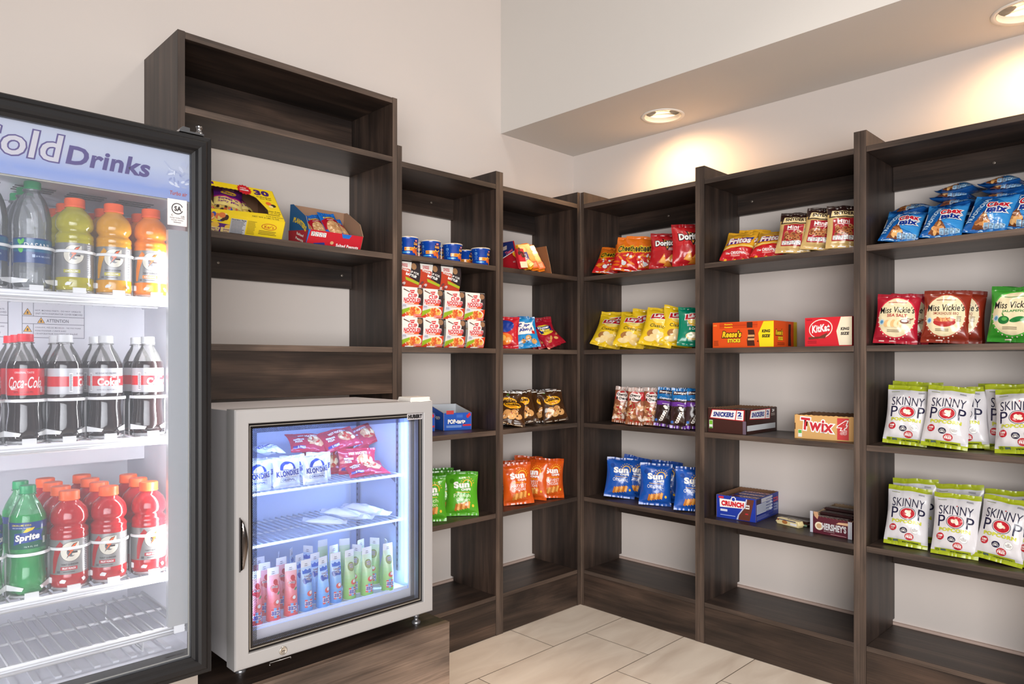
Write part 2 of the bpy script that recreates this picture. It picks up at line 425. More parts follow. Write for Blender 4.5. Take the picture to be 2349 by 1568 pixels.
# the soffit along the right wall, with two round cut-outs for the downlights
sf = MB(); X0, X1, R0 = 2.36, WB, .083
sf.add([(X0,-3.2,ZSOF),(X0,WA,ZSOF),(X0,WA,3.6),(X0,-3.2,3.6)], [(0,3,2,1)], SOF)
def quad(x0, x1, y0, y1): sf.add([(x0,y0,ZSOF),(x1,y0,ZSOF),(x1,y1,ZSOF),(x0,y1,ZSOF)], [(0,3,2,1)], SOF)
ysq = sorted([(ly-.11, ly+.11) for _, ly in LIGHTS]); y = -3.2
for (a, b), (lx, ly) in zip(ysq, sorted(LIGHTS, key=lambda q: q[1])):
    quad(X0, X1, y, a); quad(X0, lx-.11, a, b); quad(lx+.11, X1, a, b); y = b
    n = 32; P = []
    for i in range(n):
        t = 2*pi*i/n; k = .11/max(abs(cos(t)), abs(sin(t)))
        P += [(lx+R0*cos(t), ly+R0*sin(t), ZSOF), (lx+k*cos(t), ly+k*sin(t), ZSOF)]
    sf.add(P, [(2*i, 2*i+1, (2*i+3) % (2*n), (2*i+2) % (2*n)) for i in range(n)], SOF)
quad(X0, X1, y, WA)
struct('trim_soffit', sf)
# recessed downlights
WHT = M((236, 232, 224), .4)
for k, (lx, ly) in enumerate(LIGHTS):
    r = empty('recessed_downlight', (lx, ly, ZSOF))
    tag(r, ['round recessed downlight in the soffit, the one above the corner bays', 'round recessed downlight in the soffit, cut off by the top right corner'][k], 'ceiling light', 'downlights in the soffit')
    MB().lathe([(.0815, -.001), (.095, -.0045), (.0965, -.002), (.0965, -.0002)], 40, WHT, caps=False).obj('trim_ring', r)
    MB().lathe([(.081, -.002), (.078, .02), (.066, .075), (.04, .1)], 40, M((255, 244, 228), .55), caps=False).obj('reflector', r)
    MB().lathe([(.0775, .018), (.0775, .020), (.01, .024)], 40, clear('lamp_glass', (255, 245, 230), .12, .1)).obj('lens', r)
    MB().lathe([(.055, .078), (.05, .066), (.028, .056), (.004, .052)], 24, M((255, 236, 205), .4, emit=34)).obj('lamp_bulb', r)

# ================================================================ shelving
PT = .0203
def side_panel(mb, a, wall, z1, notch=True):
    """upright from a to a+PT along the wall; a notch at the back clears the baseboard"""
    d0, d1 = (FA, WA-.001) if wall == 'A' else (FB, WB-.001)
    if wall == 'A':
        pr = [(d0, 0.0), (d1-.02, 0.0), (d1-.02, .19), (d1, .19), (d1, z1), (d0, z1)] if notch else [(d0, 0), (d1, 0), (d1, z1), (d0, z1)]
        mb.prism(pr, a, a+PT, 'x', WZ)
        mb.box(a, a+PT, d0-.0006, d0, 0, z1, EZ)
    else:
        pr = [(d0, 0.0), (d0, z1), (d1, z1), (d1, .19), (d1-.02, .19), (d1-.02, 0.0)]
        mb.prism(pr, a, a+PT, 'y', WZ)
        mb.box(d0-.0006, d0, a, a+PT, 0, z1, EZ)
    return mb
def board(wall, a0, a1, z1, t=.0205, back=.001):
    d0, d1 = (FA, WA-back) if wall == "A" else (FB, WB-back)
    mb = MB()
    if wall == 'A': mb.box(a0, a1, d0, d1, z1-t, z1, WX, front=EX)
    else: mb.box(d0, d1, a0, a1, z1-t, z1, WY, side=EY)
    return mb
def rail(wall, a0, a1, z0, z1):
    mb = MB()
    if wall == 'A': mb.box(a0, a1, WA-.021, WA-.002, z0, z1, WX)
    else: mb.box(WB-.021, WB-.002, a0, a1, z0, z1, WY)
    return mb
SCREW = M((150, 140, 130), .35, .8)
def screw(parent, wall, a, z):
    mb = MB()
    mb.lathe([(.0052, 0), (.0045, .0012), (.0018, .0008)], 12, SCREW)
    o = mb.obj('screw', parent)
    o.rotation_euler = (pi/2, 0, 0) if wall == 'A' else (0, -pi/2, 0)
    o.location = (a, WA-.0212, z) if wall == 'A' else (WB-.0212, a, z)
def unit(wall, a0, a1, label, ztop=Z['top'], zpan=1.964, levels=('s1', 's2', 's3', 's4'), plinth=True, rails=(), screws=()):
    """a0..a1 are the outer faces along the wall"""
    r = empty('shelf_unit', (0, 0, 0)); tag(r, label, 'shelf unit', 'dark stained shelf units')
    for a in (a0, a1-PT): side_panel(MB(), a, wall, zpan).obj('side_panel', r, bevel=.0012)
    i0, i1 = a0+PT+.0004, a1-PT-.0004
    board(wall, i0, i1, ztop).obj('top_board', r, bevel=.001)
    for l in levels: board(wall, i0, i1, Z[l]).obj('shelf', r, bevel=.001)
    if plinth:
        board(wall, i0, i1, Z["pl"], .018, .016).obj('bottom_shelf', r, bevel=.001)
        mb = MB()
        if wall == 'A': mb.box(i0, i1, FA+.0005, FA+.019, .001, Z['pl']-.0185, WFX)
        else: mb.box(FB+.0005, FB+.019, i0, i1, .001, Z['pl']-.0185, WFY)
        mb.obj('toe_board', r, bevel=.001)
    for k, (z0, z1) in enumerate(rails):
        o = rail(wall, i0, i1, z0, z1).obj('back_rail', r, bevel=.001)
        for a, z in screws:
            if z0 < z < z1: screw(o, wall, a, z)
    return r
TOPR = (1.796, Z['top']-.0207); LOWR = (.403, Z['s4']-.0207)
A_0 = 1.5415; A_1 = 2.0665; A_2 = 2.5985    # joints of the left units
unit('A', A_0, A_1-.0003, 'dark shelf unit with cups and noodle boxes beside the taller unit', rails=[TOPR], screws=[(1.92, 1.855)])
unit('A', A_1+.0003, A_2, 'narrow dark shelf unit on the left wall, next to the inside corner', rails=[TOPR], screws=[(2.09, 1.84)])
# right wall: y runs from the corner towards the camera
B_0 = FA+.0037; B_1 = 1.5285; B_2 = .9005; B_3 = .30
unit('B', B_1+.0003, B_0-.005, 'dark shelf unit on the right wall, next to the inside corner', rails=[TOPR, LOWR], screws=[(1.86, 1.85)])
unit('B', B_2+.0003, B_1-.0003, 'dark shelf unit holding candy boxes, middle bay of the right wall', rails=[TOPR, LOWR], screws=[(1.44, 1.85), (1.0, 1.84)])
unit('B', B_3, B_2-.0003, 'dark shelf unit at the right edge, holding the popcorn bags', rails=[TOPR, LOWR], screws=[(.56, 1.84)])
# the tall unit above the small freezer
TX0, TX1 = .7585, 1.5405
r = empty('tall_shelf_unit'); tag(r, 'tallest dark shelf unit, standing above the small glass-door freezer', 'shelf unit', 'dark stained shelf units')
for a in (TX0, TX1-PT): side_panel(MB(), a, 'A', Z['T0']+.001).obj('side_panel', r, bevel=.0012)
i0, i1 = TX0+PT+.0004, TX1-PT-.0004
board('A', i0, i1, Z['T0']).obj('top_board', r, bevel=.001)
for l in ('T2', 'T3'): board('A', i0, i1, Z[l]).obj('shelf', r, bevel=.001)
board('A', i0, i1, Z['T4']).obj('shelf', r, bevel=.001)
MB().box(i0, i1, FA+.001, FA+.0195, 1.041, Z['T4']-.0207, WFX).obj('front_panel', r, bevel=.001)
o = rail('A', i0, i1, Z['T2']+.0005, Z['T0']-.0207).obj('back_rail', r, bevel=.001)
for a, z in ((.94, 2.0), (1.475, 1.995)): screw(o, 'A', a, z)
o = rail('A', i0, i1, 1.447, Z['T3']-.0207).obj('back_rail', r, bevel=.001)
for a, z in ((.99, 1.5), (1.475, 1.497)): screw(o, 'A', a, z)
# the platform under the freezer
r = empty('wooden_platform'); tag(r, 'low wooden platform box carrying the small glass-door freezer', 'platform')
MB().box(.66, 1.4055, 1.722, 2.166, .33, .3475, WX).obj('top_board', r, bevel=.001)
MB().box(.66, 1.4055, 1.70, 1.7215, .001, .3485, wood('wood_front', 'x', (70, 58, 51), (150, 130, 116), fig=1.8)).obj('front_board', r, bevel=.0015)
MB().box(1.3855, 1.4055, 1.722, 2.166, .001, .3295, WZ).obj('side_board', r)
MB().box(.66, .68, 1.722, 2.166, .001, .3295, WZ).obj('side_board', r)

# ================================================================ printed snack bags (masters)
WH = (245, 243, 240); BK = (25, 22, 24); CREAM = (240, 226, 196)
def chips(x0, y0, x1, y1, n, sd, a=(232, 176, 90), b=(205, 130, 50), c=(246, 205, 130), rx=.014, ry=.008):
    return [('blobs', x0, y0, x1, y1, n, rx, ry, [a, b, c], sd)]
def facts(x, y, n=4, w_=.012, h_=.013, c=WH, first='', g=.0145):
    out = []
    for i in range(n):
        out += [('r', x+g*i, y, x+g*i+w_, y+h_, c), ('lines', x+g*i+.002, y+.001, x+g*i+w_-.002, y+h_*.45, 2, (60, 60, 70))]
        out += [('t', (first if i == 0 and first else '%dg' % (7*i+3)), x+g*i+w_/2, y+h_*.72, w_*.7, None, (40, 40, 60))]
    return out
# --- yellow potato chips
def lays(seed, col, red, sub, subcol, extra):
    it = [('e', -.002, .118, .034, .026, (250, 196, 30)), ('e', -.002, .122, .036, .018, (252, 226, 120)),
          ('p', [(-.052, .120), (-.046, .152), (-.01, .158), (.03, .166), (.05, .160), (.046, .134), (.02, .126), (-.02, .124)], WH),
          ('p', [(-.049, .123), (-.043, .149), (-.01, .155), (.03, .163), (.047, .157), (.043, .137), (.02, .129), (-.02, .127)], red),
          ('t', "Lay's", 0, .1435, .072, .028, WH, {'b': .04, 'rot': 7, 'sh': .15})]+sub+extra
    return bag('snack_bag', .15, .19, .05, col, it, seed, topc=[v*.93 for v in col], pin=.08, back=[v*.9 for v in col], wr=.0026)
YEL = (246, 205, 36)
lay_sub = [('t', 'Classic', -.008, .090, .07, .016, (70, 56, 20)), ('lines', .028, .082, .05, .1, 4, (150, 120, 30))]
spud = [('e', -.026, .052, .022, .018, (176, 120, 66)), ('e', -.006, .06, .018, .013, (242, 220, 168)), ('e', .012, .05, .024, .012, (248, 222, 160), 20),
        ('e', -.002, .036, .03, .012, (250, 218, 150), -10), ('e', .03, .038, .022, .011, (244, 205, 120), 25), ('e', -.03, .026, .026, .011, (249, 222, 160)), ('e', .02, .022, .02, .009, (246, 212, 140), -15),
        ('e', .054, .03, .006, .006, (240, 220, 120))]
P_LAY = [lays(i, YEL, (196, 30, 42), lay_sub, None, spud) for i in (1, 2, 3)]
P_LAYG = lays(4, (0, 128, 98), (196, 30, 42), [('t', 'Sour Cream', -.004, .098, .07, .013, WH, {'b': .01}), ('t', '& Onion', -.004, .080, .05, .013, WH, {'b': .01})], None,
    [('e', -.008, .046, .034, .018, (225, 190, 110)), ('e', -.008, .050, .030, .013, (250, 240, 205)), ('e', -.02, .05, .008, .004, (90, 150, 60)), ('e', .034, .034, .02, .012, (240, 205, 120), 30)])
# --- orange / red cheese puffs
def cheetos(seed):
    it = [('p', [(-.07, 0), (.07, 0), (.07, .088), (.03, .100), (-.02, .082), (-.07, .09)], (205, 28, 34))]
    R = random.Random(seed)
    for i in range(16):
        x, y = R.uniform(-.045, .045), R.uniform(.016, .084); it.append(('e', x, y, .017, .0048, R.choice([(240, 130, 30), (250, 150, 50), (226, 104, 20)]), R.uniform(-50, 50)))
    it += [('blobs', -.04, .04, .04, .08, 6, .006, .005, [(240, 235, 225)], seed), ('e', -.005, .034, .012, .010, (225, 228, 230)),
           ('ot', 'Cheetos', 0, .112, .098, .034, BK, (252, 214, 40), {'sh': .2, 'rot': 9, 'b': .03, 'ow': .07}), ('r', -.045, .004, .045, .01, WH)]
    return bag('snack_bag', .125, .175, .045, (240, 122, 30), it, seed, wr=.0026)
P_CHEETO = [cheetos(i) for i in (5, 6)]
# --- red tortilla chips
def doritos(seed):
    R = (178, 28, 34)
    it = [('p', [(-.062, .075), (.062, .085), (.062, .15), (-.062, .15)], (190, 32, 38)), ('p', [(-.02, .135), (.0, .128), (.022, .127), (.03, .10), (.006, .078), (-.004, .1)], BK),
          ('p', [(-.012, .13), (.022, .122), (.006, .085)], (240, 160, 60)), ('p', [(-.008, .127), (.017, .121), (.006, .093)], BK),
          ('ot', 'Doritos', 0, .112, .098, .026, WH, BK, {'b': .05, 'rot': 3, 'ow': .08}), ('lines', .012, .078, .045, .09, 3, WH),
          ('p', [(-.03, .026), (.006, .018), (-.006, .064)], (236, 150, 60)), ('p', [(.002, .03), (.04, .026), (.03, .062)], (244, 166, 76)), ('p', [(-.024, .028), (.0, .024), (-.008, .054)], (250, 186, 100)),
          ('p', [(-.01, .012), (.03, .01), (.012, .034)], (226, 134, 46))]
    return bag('snack_bag', .142, .165, .045, R, it, seed, topc=(150, 20, 28), wr=.003)
P_DOR = [doritos(i) for i in (7, 8)]
# --- corn chips
def fritos(seed):
    it = [('p', [(-.065, 0), (.065, 0), (.065, .07), (.02, .066), (-.03, .056), (-.065, .046)], (200, 26, 36)),
          ('p', [(-.065, .05), (-.03, .06), (.02, .070), (.065, .074), (.065, .082), (-.065, .058)], (250, 226, 150)),
          ('p', [(-.056, .072), (-.04, .108), (.02, .118), (.056, .132), (.046, .09), (.0, .08)], (30, 60, 150)),
          ('ot', 'Fritos', 0, .100, .1, .036, WH, (200, 26, 36), {'b': .05, 'sh': .25, 'rot': 12, 'ow': .05}),
          ('t', 'The', -.036, .030, .018, .009, WH, {'b': .03, 'rot': 5}), ('t', 'ORIGINAL', .010, .035, .066, .013, WH, {'b': .03, 'rot': 5}), ('lines', -.02, .018, .03, .026, 2, (250, 200, 190))]
    return bag('snack_bag', .13, .165, .04, (240, 178, 48), it, seed, wr=.0028)
P_FRI = [fritos(i) for i in (9, 10)]
# --- pretzels
def snyders(seed):
    it = [('r', -.062, .132, .062, .165, (44, 24, 22)), ('p', [(-.058, .118), (.056, .118), (.05, .152), (-.052, .152)], (44, 24, 22)), ('p', [(-.052, .122), (.05, .122), (.044, .146), (-.046, .146)], (236, 214, 160)),
          ('t', "SNYDER'S", 0, .135, .082, .015, (40, 22, 20), {'b': .05, 'arc': .003}), ('p', [(-.045, .026), (.032, .026), (.032, .116), (-.045, .112)], (166, 28, 42)),
          ('t', 'Mini', -.008, .100, .044, .016, WH, {'b': .02}), ('lines', -.03, .086, .02, .091, 1, WH)]
    R = random.Random(seed)
    for i in range(26):
        x, y = R.uniform(-.036, .024), R.uniform(.05, .082); it.append(('e', x, y, .0085, .0058, R.choice([(150, 84, 44), (176, 108, 60), (200, 140, 90)]), R.uniform(0, 90))); it.append(('e', x, y, .004, .0024, (96, 44, 30), 10))
    it += facts(-.042, .03, 4, .016, .014, first='110', g=.018)+[('r', .036, .078, .058, .096, (240, 240, 230)), ('r', .036, .087, .058, .096, (70, 130, 170)), ('r', .036, .078, .058, .083, (90, 160, 70)), ('r', -.04, .004, .03, .009, WH)]
    return bag('snack_bag', .125, .17, .045, (206, 172, 108), it, seed, topc=(36, 20, 18), tops=.012, wr=.003)
P_SNY = [snyders(i) for i in (11, 12)]
# --- blue snack mix
def chex(seed):
    B1, B2, B3 = (36, 122, 196), (58, 146, 216), (18, 90, 164)
    it = [('p', [(-.058, .0), (-.03, .0), (.02, .165), (-.02, .165), (-.058, .08)], B3), ('p', [(-.02, .06), (.058, .02), (.058, .11)], B2), ('p', [(-.058, .12), (-.058, .165), (-.03, .165)], B2), ('p', [(.0, .14), (.058, .1), (.058, .165)], B2),
          ('p', [(-.036, .012), (.022, .012), (-.012, .072)], (120, 66, 34)), ('blobs', -.024, .018, .004, .036, 9, .009, .006, [(206, 140, 80), (230, 176, 110), (150, 90, 48)], seed), ('blobs', -.016, .038, -.006, .054, 5, .007, .005, [(222, 166, 104), (150, 90, 50)], seed+3),
          ('t', 'TRADITIONAL', -.031, .082, .112, .015, (190, 222, 244), {'rot': 72, 'b': .03}), ('r', -.056, .06, -.0525, .11, (225, 235, 240)),
          ('ot', 'Chex', .018, .104, .062, .026, (200, 26, 44), WH, {'b': .05, 'sh': .2, 'rot': 10, 'ow': .09}), ('ot', 'mix', .02, .078, .058, .026, (24, 50, 140), WH, {'b': .06, 'sh': .15, 'rot': 8, 'ow': .09})]
    it += facts(-.004, .012, 4, .013, .014, (160, 200, 230), '210')+[('r', -.05, .003, .0, .007, (190, 220, 240))]
    return bag('snack_bag', .118, .168, .04, B1, it, seed, back=(30, 96, 170), wr=.003, pin=.05)
P_CHEX = [chex(i) for i in (13, 14, 15)]
# --- kettle chips, cream oval on a coloured bag
def vickie(seed, c, flavour, pics, fc):
    it = [('e', 0, .090, .064, .075, [min(255, v*1.15+14) for v in c]), ('e', 0, .090, .060, .070, (232, 218, 178))]
    for i in range(15):
        a = pi+pi*i/14; it.append(('e', .060*cos(a), .088+.0735*sin(a), .0022, .0022, (240, 220, 200)))
    it += [('lines', -.03, .140, .03, .146, 1, fc), ('t', 'Miss Vickie\'s', 0, .116, .112, .024, BK, {'b': .035, 'sh': .1, 'rot': 2}), ('t', flavour, .002, .095, .078 if len(flavour) > 9 else .066, .011, fc, {'b': .03}),
           ('e', -.047, .072, .008, .010, (190, 214, 226)), ('e', -.047, .072, .005, .006, (90, 150, 190)), ('lines', -.026, .036, .026, .046, 2, (110, 90, 70)), ('lines', .036, .068, .05, .088, 4, (120, 90, 80)), ('r', -.05, .006, .0, .010, (230, 200, 190))]+pics
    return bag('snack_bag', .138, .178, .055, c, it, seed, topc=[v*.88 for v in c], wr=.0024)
salt = [('e', -.03+.011*i, .066, .009, .013, [(236, 190, 130), (250, 226, 180)][i % 2], -15) for i in range(5)]+[('e', .028, .074, .014, .008, (120, 70, 50)), ('e', .028, .076, .010, .004, WH), ('p', [(.036, .078), (.056, .09), (.056, .086), (.038, .074)], (150, 90, 60))]
bowl = [('e', 0, .066, .034, .014, (180, 50, 44)), ('e', 0, .074, .034, .007, (206, 90, 70)), ('blobs', -.02, .072, .02, .078, 6, .008, .004, [(230, 170, 110), (180, 90, 50)], 3)]
pepper = [('e', -.024, .066, .016, .013, (30, 110, 50)), ('e', -.022, .069, .008, .006, (90, 170, 80)), ('e', .014, .068, .022, .008, (36, 124, 56), 15), ('e', .034, .07, .014, .0045, (50, 140, 60), 30), ('p', [(-.026, .076), (-.032, .088), (-.028, .088), (-.022, .077)], (80, 140, 60))]
P_VR = [vickie(i, (176, 28, 48), 'SEA SALT', salt, (176, 40, 44)) for i in (16, 17)]
P_VB = [vickie(i, (136, 44, 26), 'SMOKEHOUSE BBQ', bowl, (150, 60, 40)) for i in (18, 19)]
P_VG = [vickie(i, (52, 142, 40), 'JALAPEÑO', pepper, (44, 130, 60)) for i in (20, 21)]
# --- white popcorn bags
def skinny(seed):
    LM = (166, 178, 32); NV = (28, 26, 60); RD = (186, 32, 46)
    it = [('t', 'SKINNY', 0, .155, .108, .031, NV, {'b': -.002}), ('t', 'P', -.043, .1165, .023, .040, NV, {'b': 0}), ('t', 'P', .048, .1165, .023, .040, NV, {'b': 0}),
          ('e', .001, .1165, .0285, .0225, NV), ('e', .001, .1165, .0265, .0207, WH), ('e', .001, .1165, .0248, .019, RD), ('blobs', -.008, .110, .010, .123, 7, .0062, .0052, [(246, 232, 214), (236, 214, 188)], seed),
          ('e', .003, .171, .0022, .0022, RD), ('t', 'POPCORN', 0, .087, .1, .0125, (196, 200, 50), {'b': .05}),
          ('e', -.044, .062, .0125, .0125, RD), ('t', '100', -.044, .065, .015, .007, WH, {'b': .05}), ('lines', -.052, .055, -.036, .060, 2, WH),
          ('e', -.007, .056, .0125, .0105, NV), ('t', 'NON', -.007, .060, .010, .0035, WH), ('t', 'GMO', -.007, .054, .018, .007, WH, {'b': .05}),
          ('e', .03, .061, .0125, .0125, (150, 150, 160)), ('e', .03, .061, .0119, .0119, WH), ('t', 'NO', .03, .066, .006, .0034, NV), ('t', 'ARTIFICIAL', .03, .0615, .02, .0034, NV), ('t', 'INGREDIENTS', .03, .057, .016, .0025, NV),
          ('e', .012, .036, .0145, .0125, RD), ('t', 'GLUTEN', .012, .0415, .017, .004, WH), ('t', 'FREE', .012, .0345, .022, .0085, WH, {'b': .04}), ('lines', .03, .186, .052, .192, 3, NV), ('lines', -.058, .188, -.03, .192, 1, (120, 130, 30)),
          ('r', -.058, .012, .05, .022, (176, 188, 40)), ('r', -.01, .013, .042, .0165, (60, 80, 20)), ('e', -.05, .016, .006, .005, (120, 140, 30)), ('r', -.04, .013, -.024, .02, (90, 110, 110))]
    return bag('snack_bag', .142, .215, .058, (218, 216, 220), it, seed, topc=LM, botc=LM, seal=.014, tops=.017, wr=.0032, pin=.07)
P_SK = [skinny(i) for i in (22, 23, 24, 25)]
# --- multigrain chips with a rising sun
def sunc(seed, c, name, dk, nc):
    it = []
    for i in range(9):
        a = radians(15+i*19); r0, r1 = .026, .032
        x, y = .024, .128
        it.append(('p', [(x+r0*cos(a-.03), y+r0*sin(a-.03)), (x+r1*cos(a-.05), y+r1*sin(a-.05)), (x+r1*cos(a+.05), y+r1*sin(a+.05)), (x+r0*cos(a+.03), y+r0*sin(a+.03))], (250, 190, 50)))
    P = [(.024+.022*cos(radians(q)), .128+.022*sin(radians(q))) for q in range(-20, 181, 20)]+[(.024+.018*cos(radians(q)), .128+.018*sin(radians(q))) for q in range(180, -21, -20)]
    it += [('p', P, (250, 190, 50)), ('t', 'Sun', -.002, .128, .072, .028, WH, {'b': .06, 'rot': 3}), ('t', 'CHIPS', .018, .108, .044, .010, WH, {'b': .06, 'rot': 2}),
           ('lines', -.03, .094, .036, .099, 1, (250, 190, 60)), ('t', name[0], 0, .083, .076, .015, nc, {'b': 0}), ('e', -.044, .146, .010, .010, dk)]
    if len(name) > 1: it.append(('t', name[1], .004, .067, .06, .013, nc, {'b': 0}))
    for k in range(6):
        x = -.028+.011*k; it += [('p', [(x-.006, .022+.002*k), (x+.004, .018+.002*k), (x+.01, .046+.002*k), (x, .05+.002*k)], [(196, 118, 44), (236, 168, 84)][k % 2])]
    it += [('e', .048, .04, .005, .006, (250, 200, 60))]
    return bag('snack_bag', .142, .185, .055, c, it, seed, topc=dk, wr=.003, pin=.08)
P_SB = [sunc(i, (26, 84, 176), ['ORIGINAL'], (22, 66, 146), WH) for i in (26, 27)]
P_SO = [sunc(i, (214, 88, 24), ['HARVEST', 'CHEDDAR'], (190, 72, 18), WH) for i in (28, 29)]
P_SG = [sunc(i, (84, 168, 36), ['French', 'Onion'], (64, 140, 26), (236, 246, 200)) for i in (30, 31)]
# --- brown cookie bags
def cookie(seed):
    BR = (70, 42, 20)
    it = [('r', -.06, .143, .06, .147, (228, 224, 214)), ('p', [(-.01, .13), (.0, .142), (.006, .13)], (70, 120, 40)), ('e', 0, .098, .042, .022, (246, 178, 36)), ('t', 'Cookies', 0, .103, .07, .019, (60, 34, 14), {'b': .05, 'arc': .004}), ('lines', -.024, .084, .024, .09, 1, (200, 90, 40)),
          ('e', -.02, .052, .019, .016, (206, 150, 90)), ('e', .012, .056, .018, .015, (196, 138, 78)), ('e', .03, .04, .018, .015, (212, 158, 96)), ('e', -.002, .036, .019, .015, (220, 168, 104)), ('e', -.034, .034, .016, .014, (200, 144, 84)),
          ('blobs', -.04, .03, .036, .062, 16, .0032, .0026, [(60, 34, 20), (240, 220, 190), (170, 60, 40)], seed), ('r', -.05, .003, .05, .006, (200, 190, 170))]
    return bag('cookie_bag', .125, .152, .042, BR, it, seed, back=(56, 34, 18), wr=.0032)
P_COOK = [cookie(i) for i in (32, 33)]
# --- blue cookie bags, red biscuit bags, red cracker bag
def ahoy(seed):
    it = [('p', [(-.042, .062), (.040, .062), (.048, .088), (.04, .124), (-.036, .118)], WH), ('ot', 'Chips', -.002, .108, .06, .02, (28, 60, 150), WH, {'b': .06, 'rot': 4, 'ow': .06}), ('ot', 'Ahoy!', .002, .084, .07, .022, (28, 60, 150), WH, {'b': .06, 'rot': 4, 'ow': .06}), ('r', .03, .062, .046, .078, (200, 40, 40)),
          ('e', .008, .042, .015, .013, (206, 150, 84)), ('e', .034, .026, .014, .012, (212, 158, 90)), ('e', -.018, .03, .012, .010, (196, 140, 76)), ('blobs', -.024, .022, .04, .048, 11, .0026, .0024, [(60, 34, 22)], seed), ('r', -.05, .01, -.02, .018, (180, 215, 240)), ('lines', -.052, .12, -.04, .14, 3, WH)]
    return bag('cookie_bag', .122, .155, .04, (32, 140, 206), it, seed, topc=(24, 110, 170), wr=.003)
P_AHOY = [ahoy(i) for i in (34, 35)]
def nutter(seed):
    it = [('e', -.004, .092, .042, .026, (250, 220, 60)), ('p', [(-.044, .084), (.036, .078), (.04, .106), (-.04, .112)], (30, 40, 110)), ('t', 'Nutter', -.002, .101, .06, .013, WH, {'b': .05, 'rot': -3}), ('t', 'Butter', 0, .086, .056, .013, (250, 220, 60), {'b': .05, 'rot': -3}),
          ('e', -.014, .044, .013, .007, (220, 160, 90), 50), ('e', .014, .036, .013, .007, (226, 170, 100), -20), ('e', -.03, .03, .012, .006, (210, 150, 80), 10), ('e', .034, .056, .012, .006, (216, 156, 88), 30)]
    return bag('cookie_bag', .12, .155, .038, (176, 24, 44), it, seed, topc=(150, 18, 36), wr=.003)
P_NUT = [nutter(i) for i in (36, 37)]
P_RITZ = bag('snack_bag', .12, .15, .04, (190, 30, 44), [('e', 0, .10, .04, .03, (30, 60, 150)), ('e', 0, .04, .035, .026, (240, 120, 40)), ('e', -.01, .044, .016, .014, (250, 190, 90)), ('e', .014, .034, .014, .012, (250, 160, 80))], 38, wr=.003)
# --- small bags that sit in the two display cartons
P_PEA = [bag('peanut_bag', .075, .15, .026, (30, 104, 190), [('p', [(-.037, .052), (.037, .052), (.037, .108), (.0, .116), (-.037, .104)], (170, 24, 44)), ('e', 0, .056, .03, .042, (206, 160, 112)), ('blobs', -.024, .02, .024, .088, 34, .0065, .005, [(232, 196, 150), (214, 172, 124), (190, 140, 92)], i), ('t', 'PLANTERS', 0, .116, .05, .01, (250, 214, 60), {'b': .05}),
         ('r', -.037, 0, .037, .018, (30, 104, 190)), ('lines', -.014, .1, .016, .106, 1, WH)], i, wr=.002, pin=.04) for i in (39, 40)]
P_KAR = [bag('trail_mix_bag', .10, .15, .03, (88, 24, 120), [('r', -.05, .0, .05, .035, (200, 170, 80)), ('p', [(-.05, .038), (.05, .03), (.05, .07), (-.05, .082)], (236, 214, 130)), ('p', [(-.05, .08), (.05, .068), (.05, .074), (-.05, .088)], (190, 40, 130)), ('t', "Sweet 'n", -.002, .067, .07, .011, (120, 30, 130), {'b': .04, 'rot': -5}), ('t', 'Salty Mix', 0, .051, .074, .012, (120, 30, 130), {'b': .04, 'rot': -5}),
         ('e', .0, .104, .028, .013, (226, 180, 60)), ('t', "Kar's", 0, .104, .036, .012, (88, 24, 120), {'b': .03}), ('blobs', -.04, .008, .04, .03, 16, .006, .005, [(230, 190, 90), (60, 34, 24), (200, 90, 40), (50, 80, 160)], i), ('t', 'GLUTEN FREE', 0, .126, .04, .005, WH)], i, wr=.002) for i in (41, 42)]
# --- clear-wrapped pastries and cupcakes
P_CHER = [bag('pastry_pack', .082, .168, .034, (150, 92, 62), [('r', .006, .112, .04, .16, (186, 40, 50)), ('r', -.0405, .108, .0405, .120, (176, 60, 56)), ('e', -.006, .126, .03, .028, (190, 50, 54)), ('e', -.006, .126, .0275, .0255, (240, 226, 220)), ('e', -.006, .145, .012, .005, (190, 50, 54)), ('t', 'Cherry', -.006, .130, .05, .015, BK, {'b': .05}), ('t', '& Cheese', -.004, .114, .054, .013, BK, {'b': .05}),
          ('blobs', -.034, .02, .032, .1, 26, .012, .006, [(206, 150, 104), (226, 184, 146), (240, 220, 204), (170, 96, 60)], i), ('blobs', -.028, .03, .028, .096, 6, .006, .004, [(170, 40, 40)], i+1), ('e', .012, .014, .012, .005, (190, 60, 40)), ('e', -.014, .016, .008, .004, (190, 60, 40)),
          ('r', -.041, .150, .041, .168, (196, 176, 168))], i, pin=.03, wr=.003, seal=.014, fat=.1) for i in (43, 44)]
def cupc(seed):
    it = [('r', -.041, .12, .041, .17, (24, 110, 176)), ('r', -.041, .094, .041, .112, (104, 50, 150)), ('p', [(-.036, .142), (.036, .148), (.034, .162), (-.034, .158)], (70, 34, 26)), ('t', "Freshley's", 0, .152, .062, .012, WH, {'b': .04, 'rot': 3}), ('t', 'Cupcakes', 0, .123, .058, .0105, WH, {'b': .03}), ('lines', -.014, .098, .014, .102, 1, WH),
          ('e', 0, .08, .028, .016, (48, 30, 26)), ('e', 0, .044, .030, .03, (52, 32, 28)), ('r', -.041, 0, .041, .012, (104, 50, 150)), ('e', -.033, .026, .006, .006, (60, 110, 190))]
    for k in range(5): it += [('e', -.012+.004*k, .028+.0095*k, .009, .0052, (240, 234, 228), 15), ('e', -.012+.004*k, .028+.0095*k, .004, .002, (60, 40, 34), 15)]
    it += [('e', .0, .088, .008, .006, (240, 234, 228)), ('e', .006, .081, .008, .005, (240, 234, 228))]
    return bag('cupcake_pack', .082, .172, .036, (64, 44, 48), it, seed, topc=(24, 90, 150), pin=.03, wr=.003, seal=.012, fat=.1)
P_CUPC = [cupc(i) for i in (45, 46)]
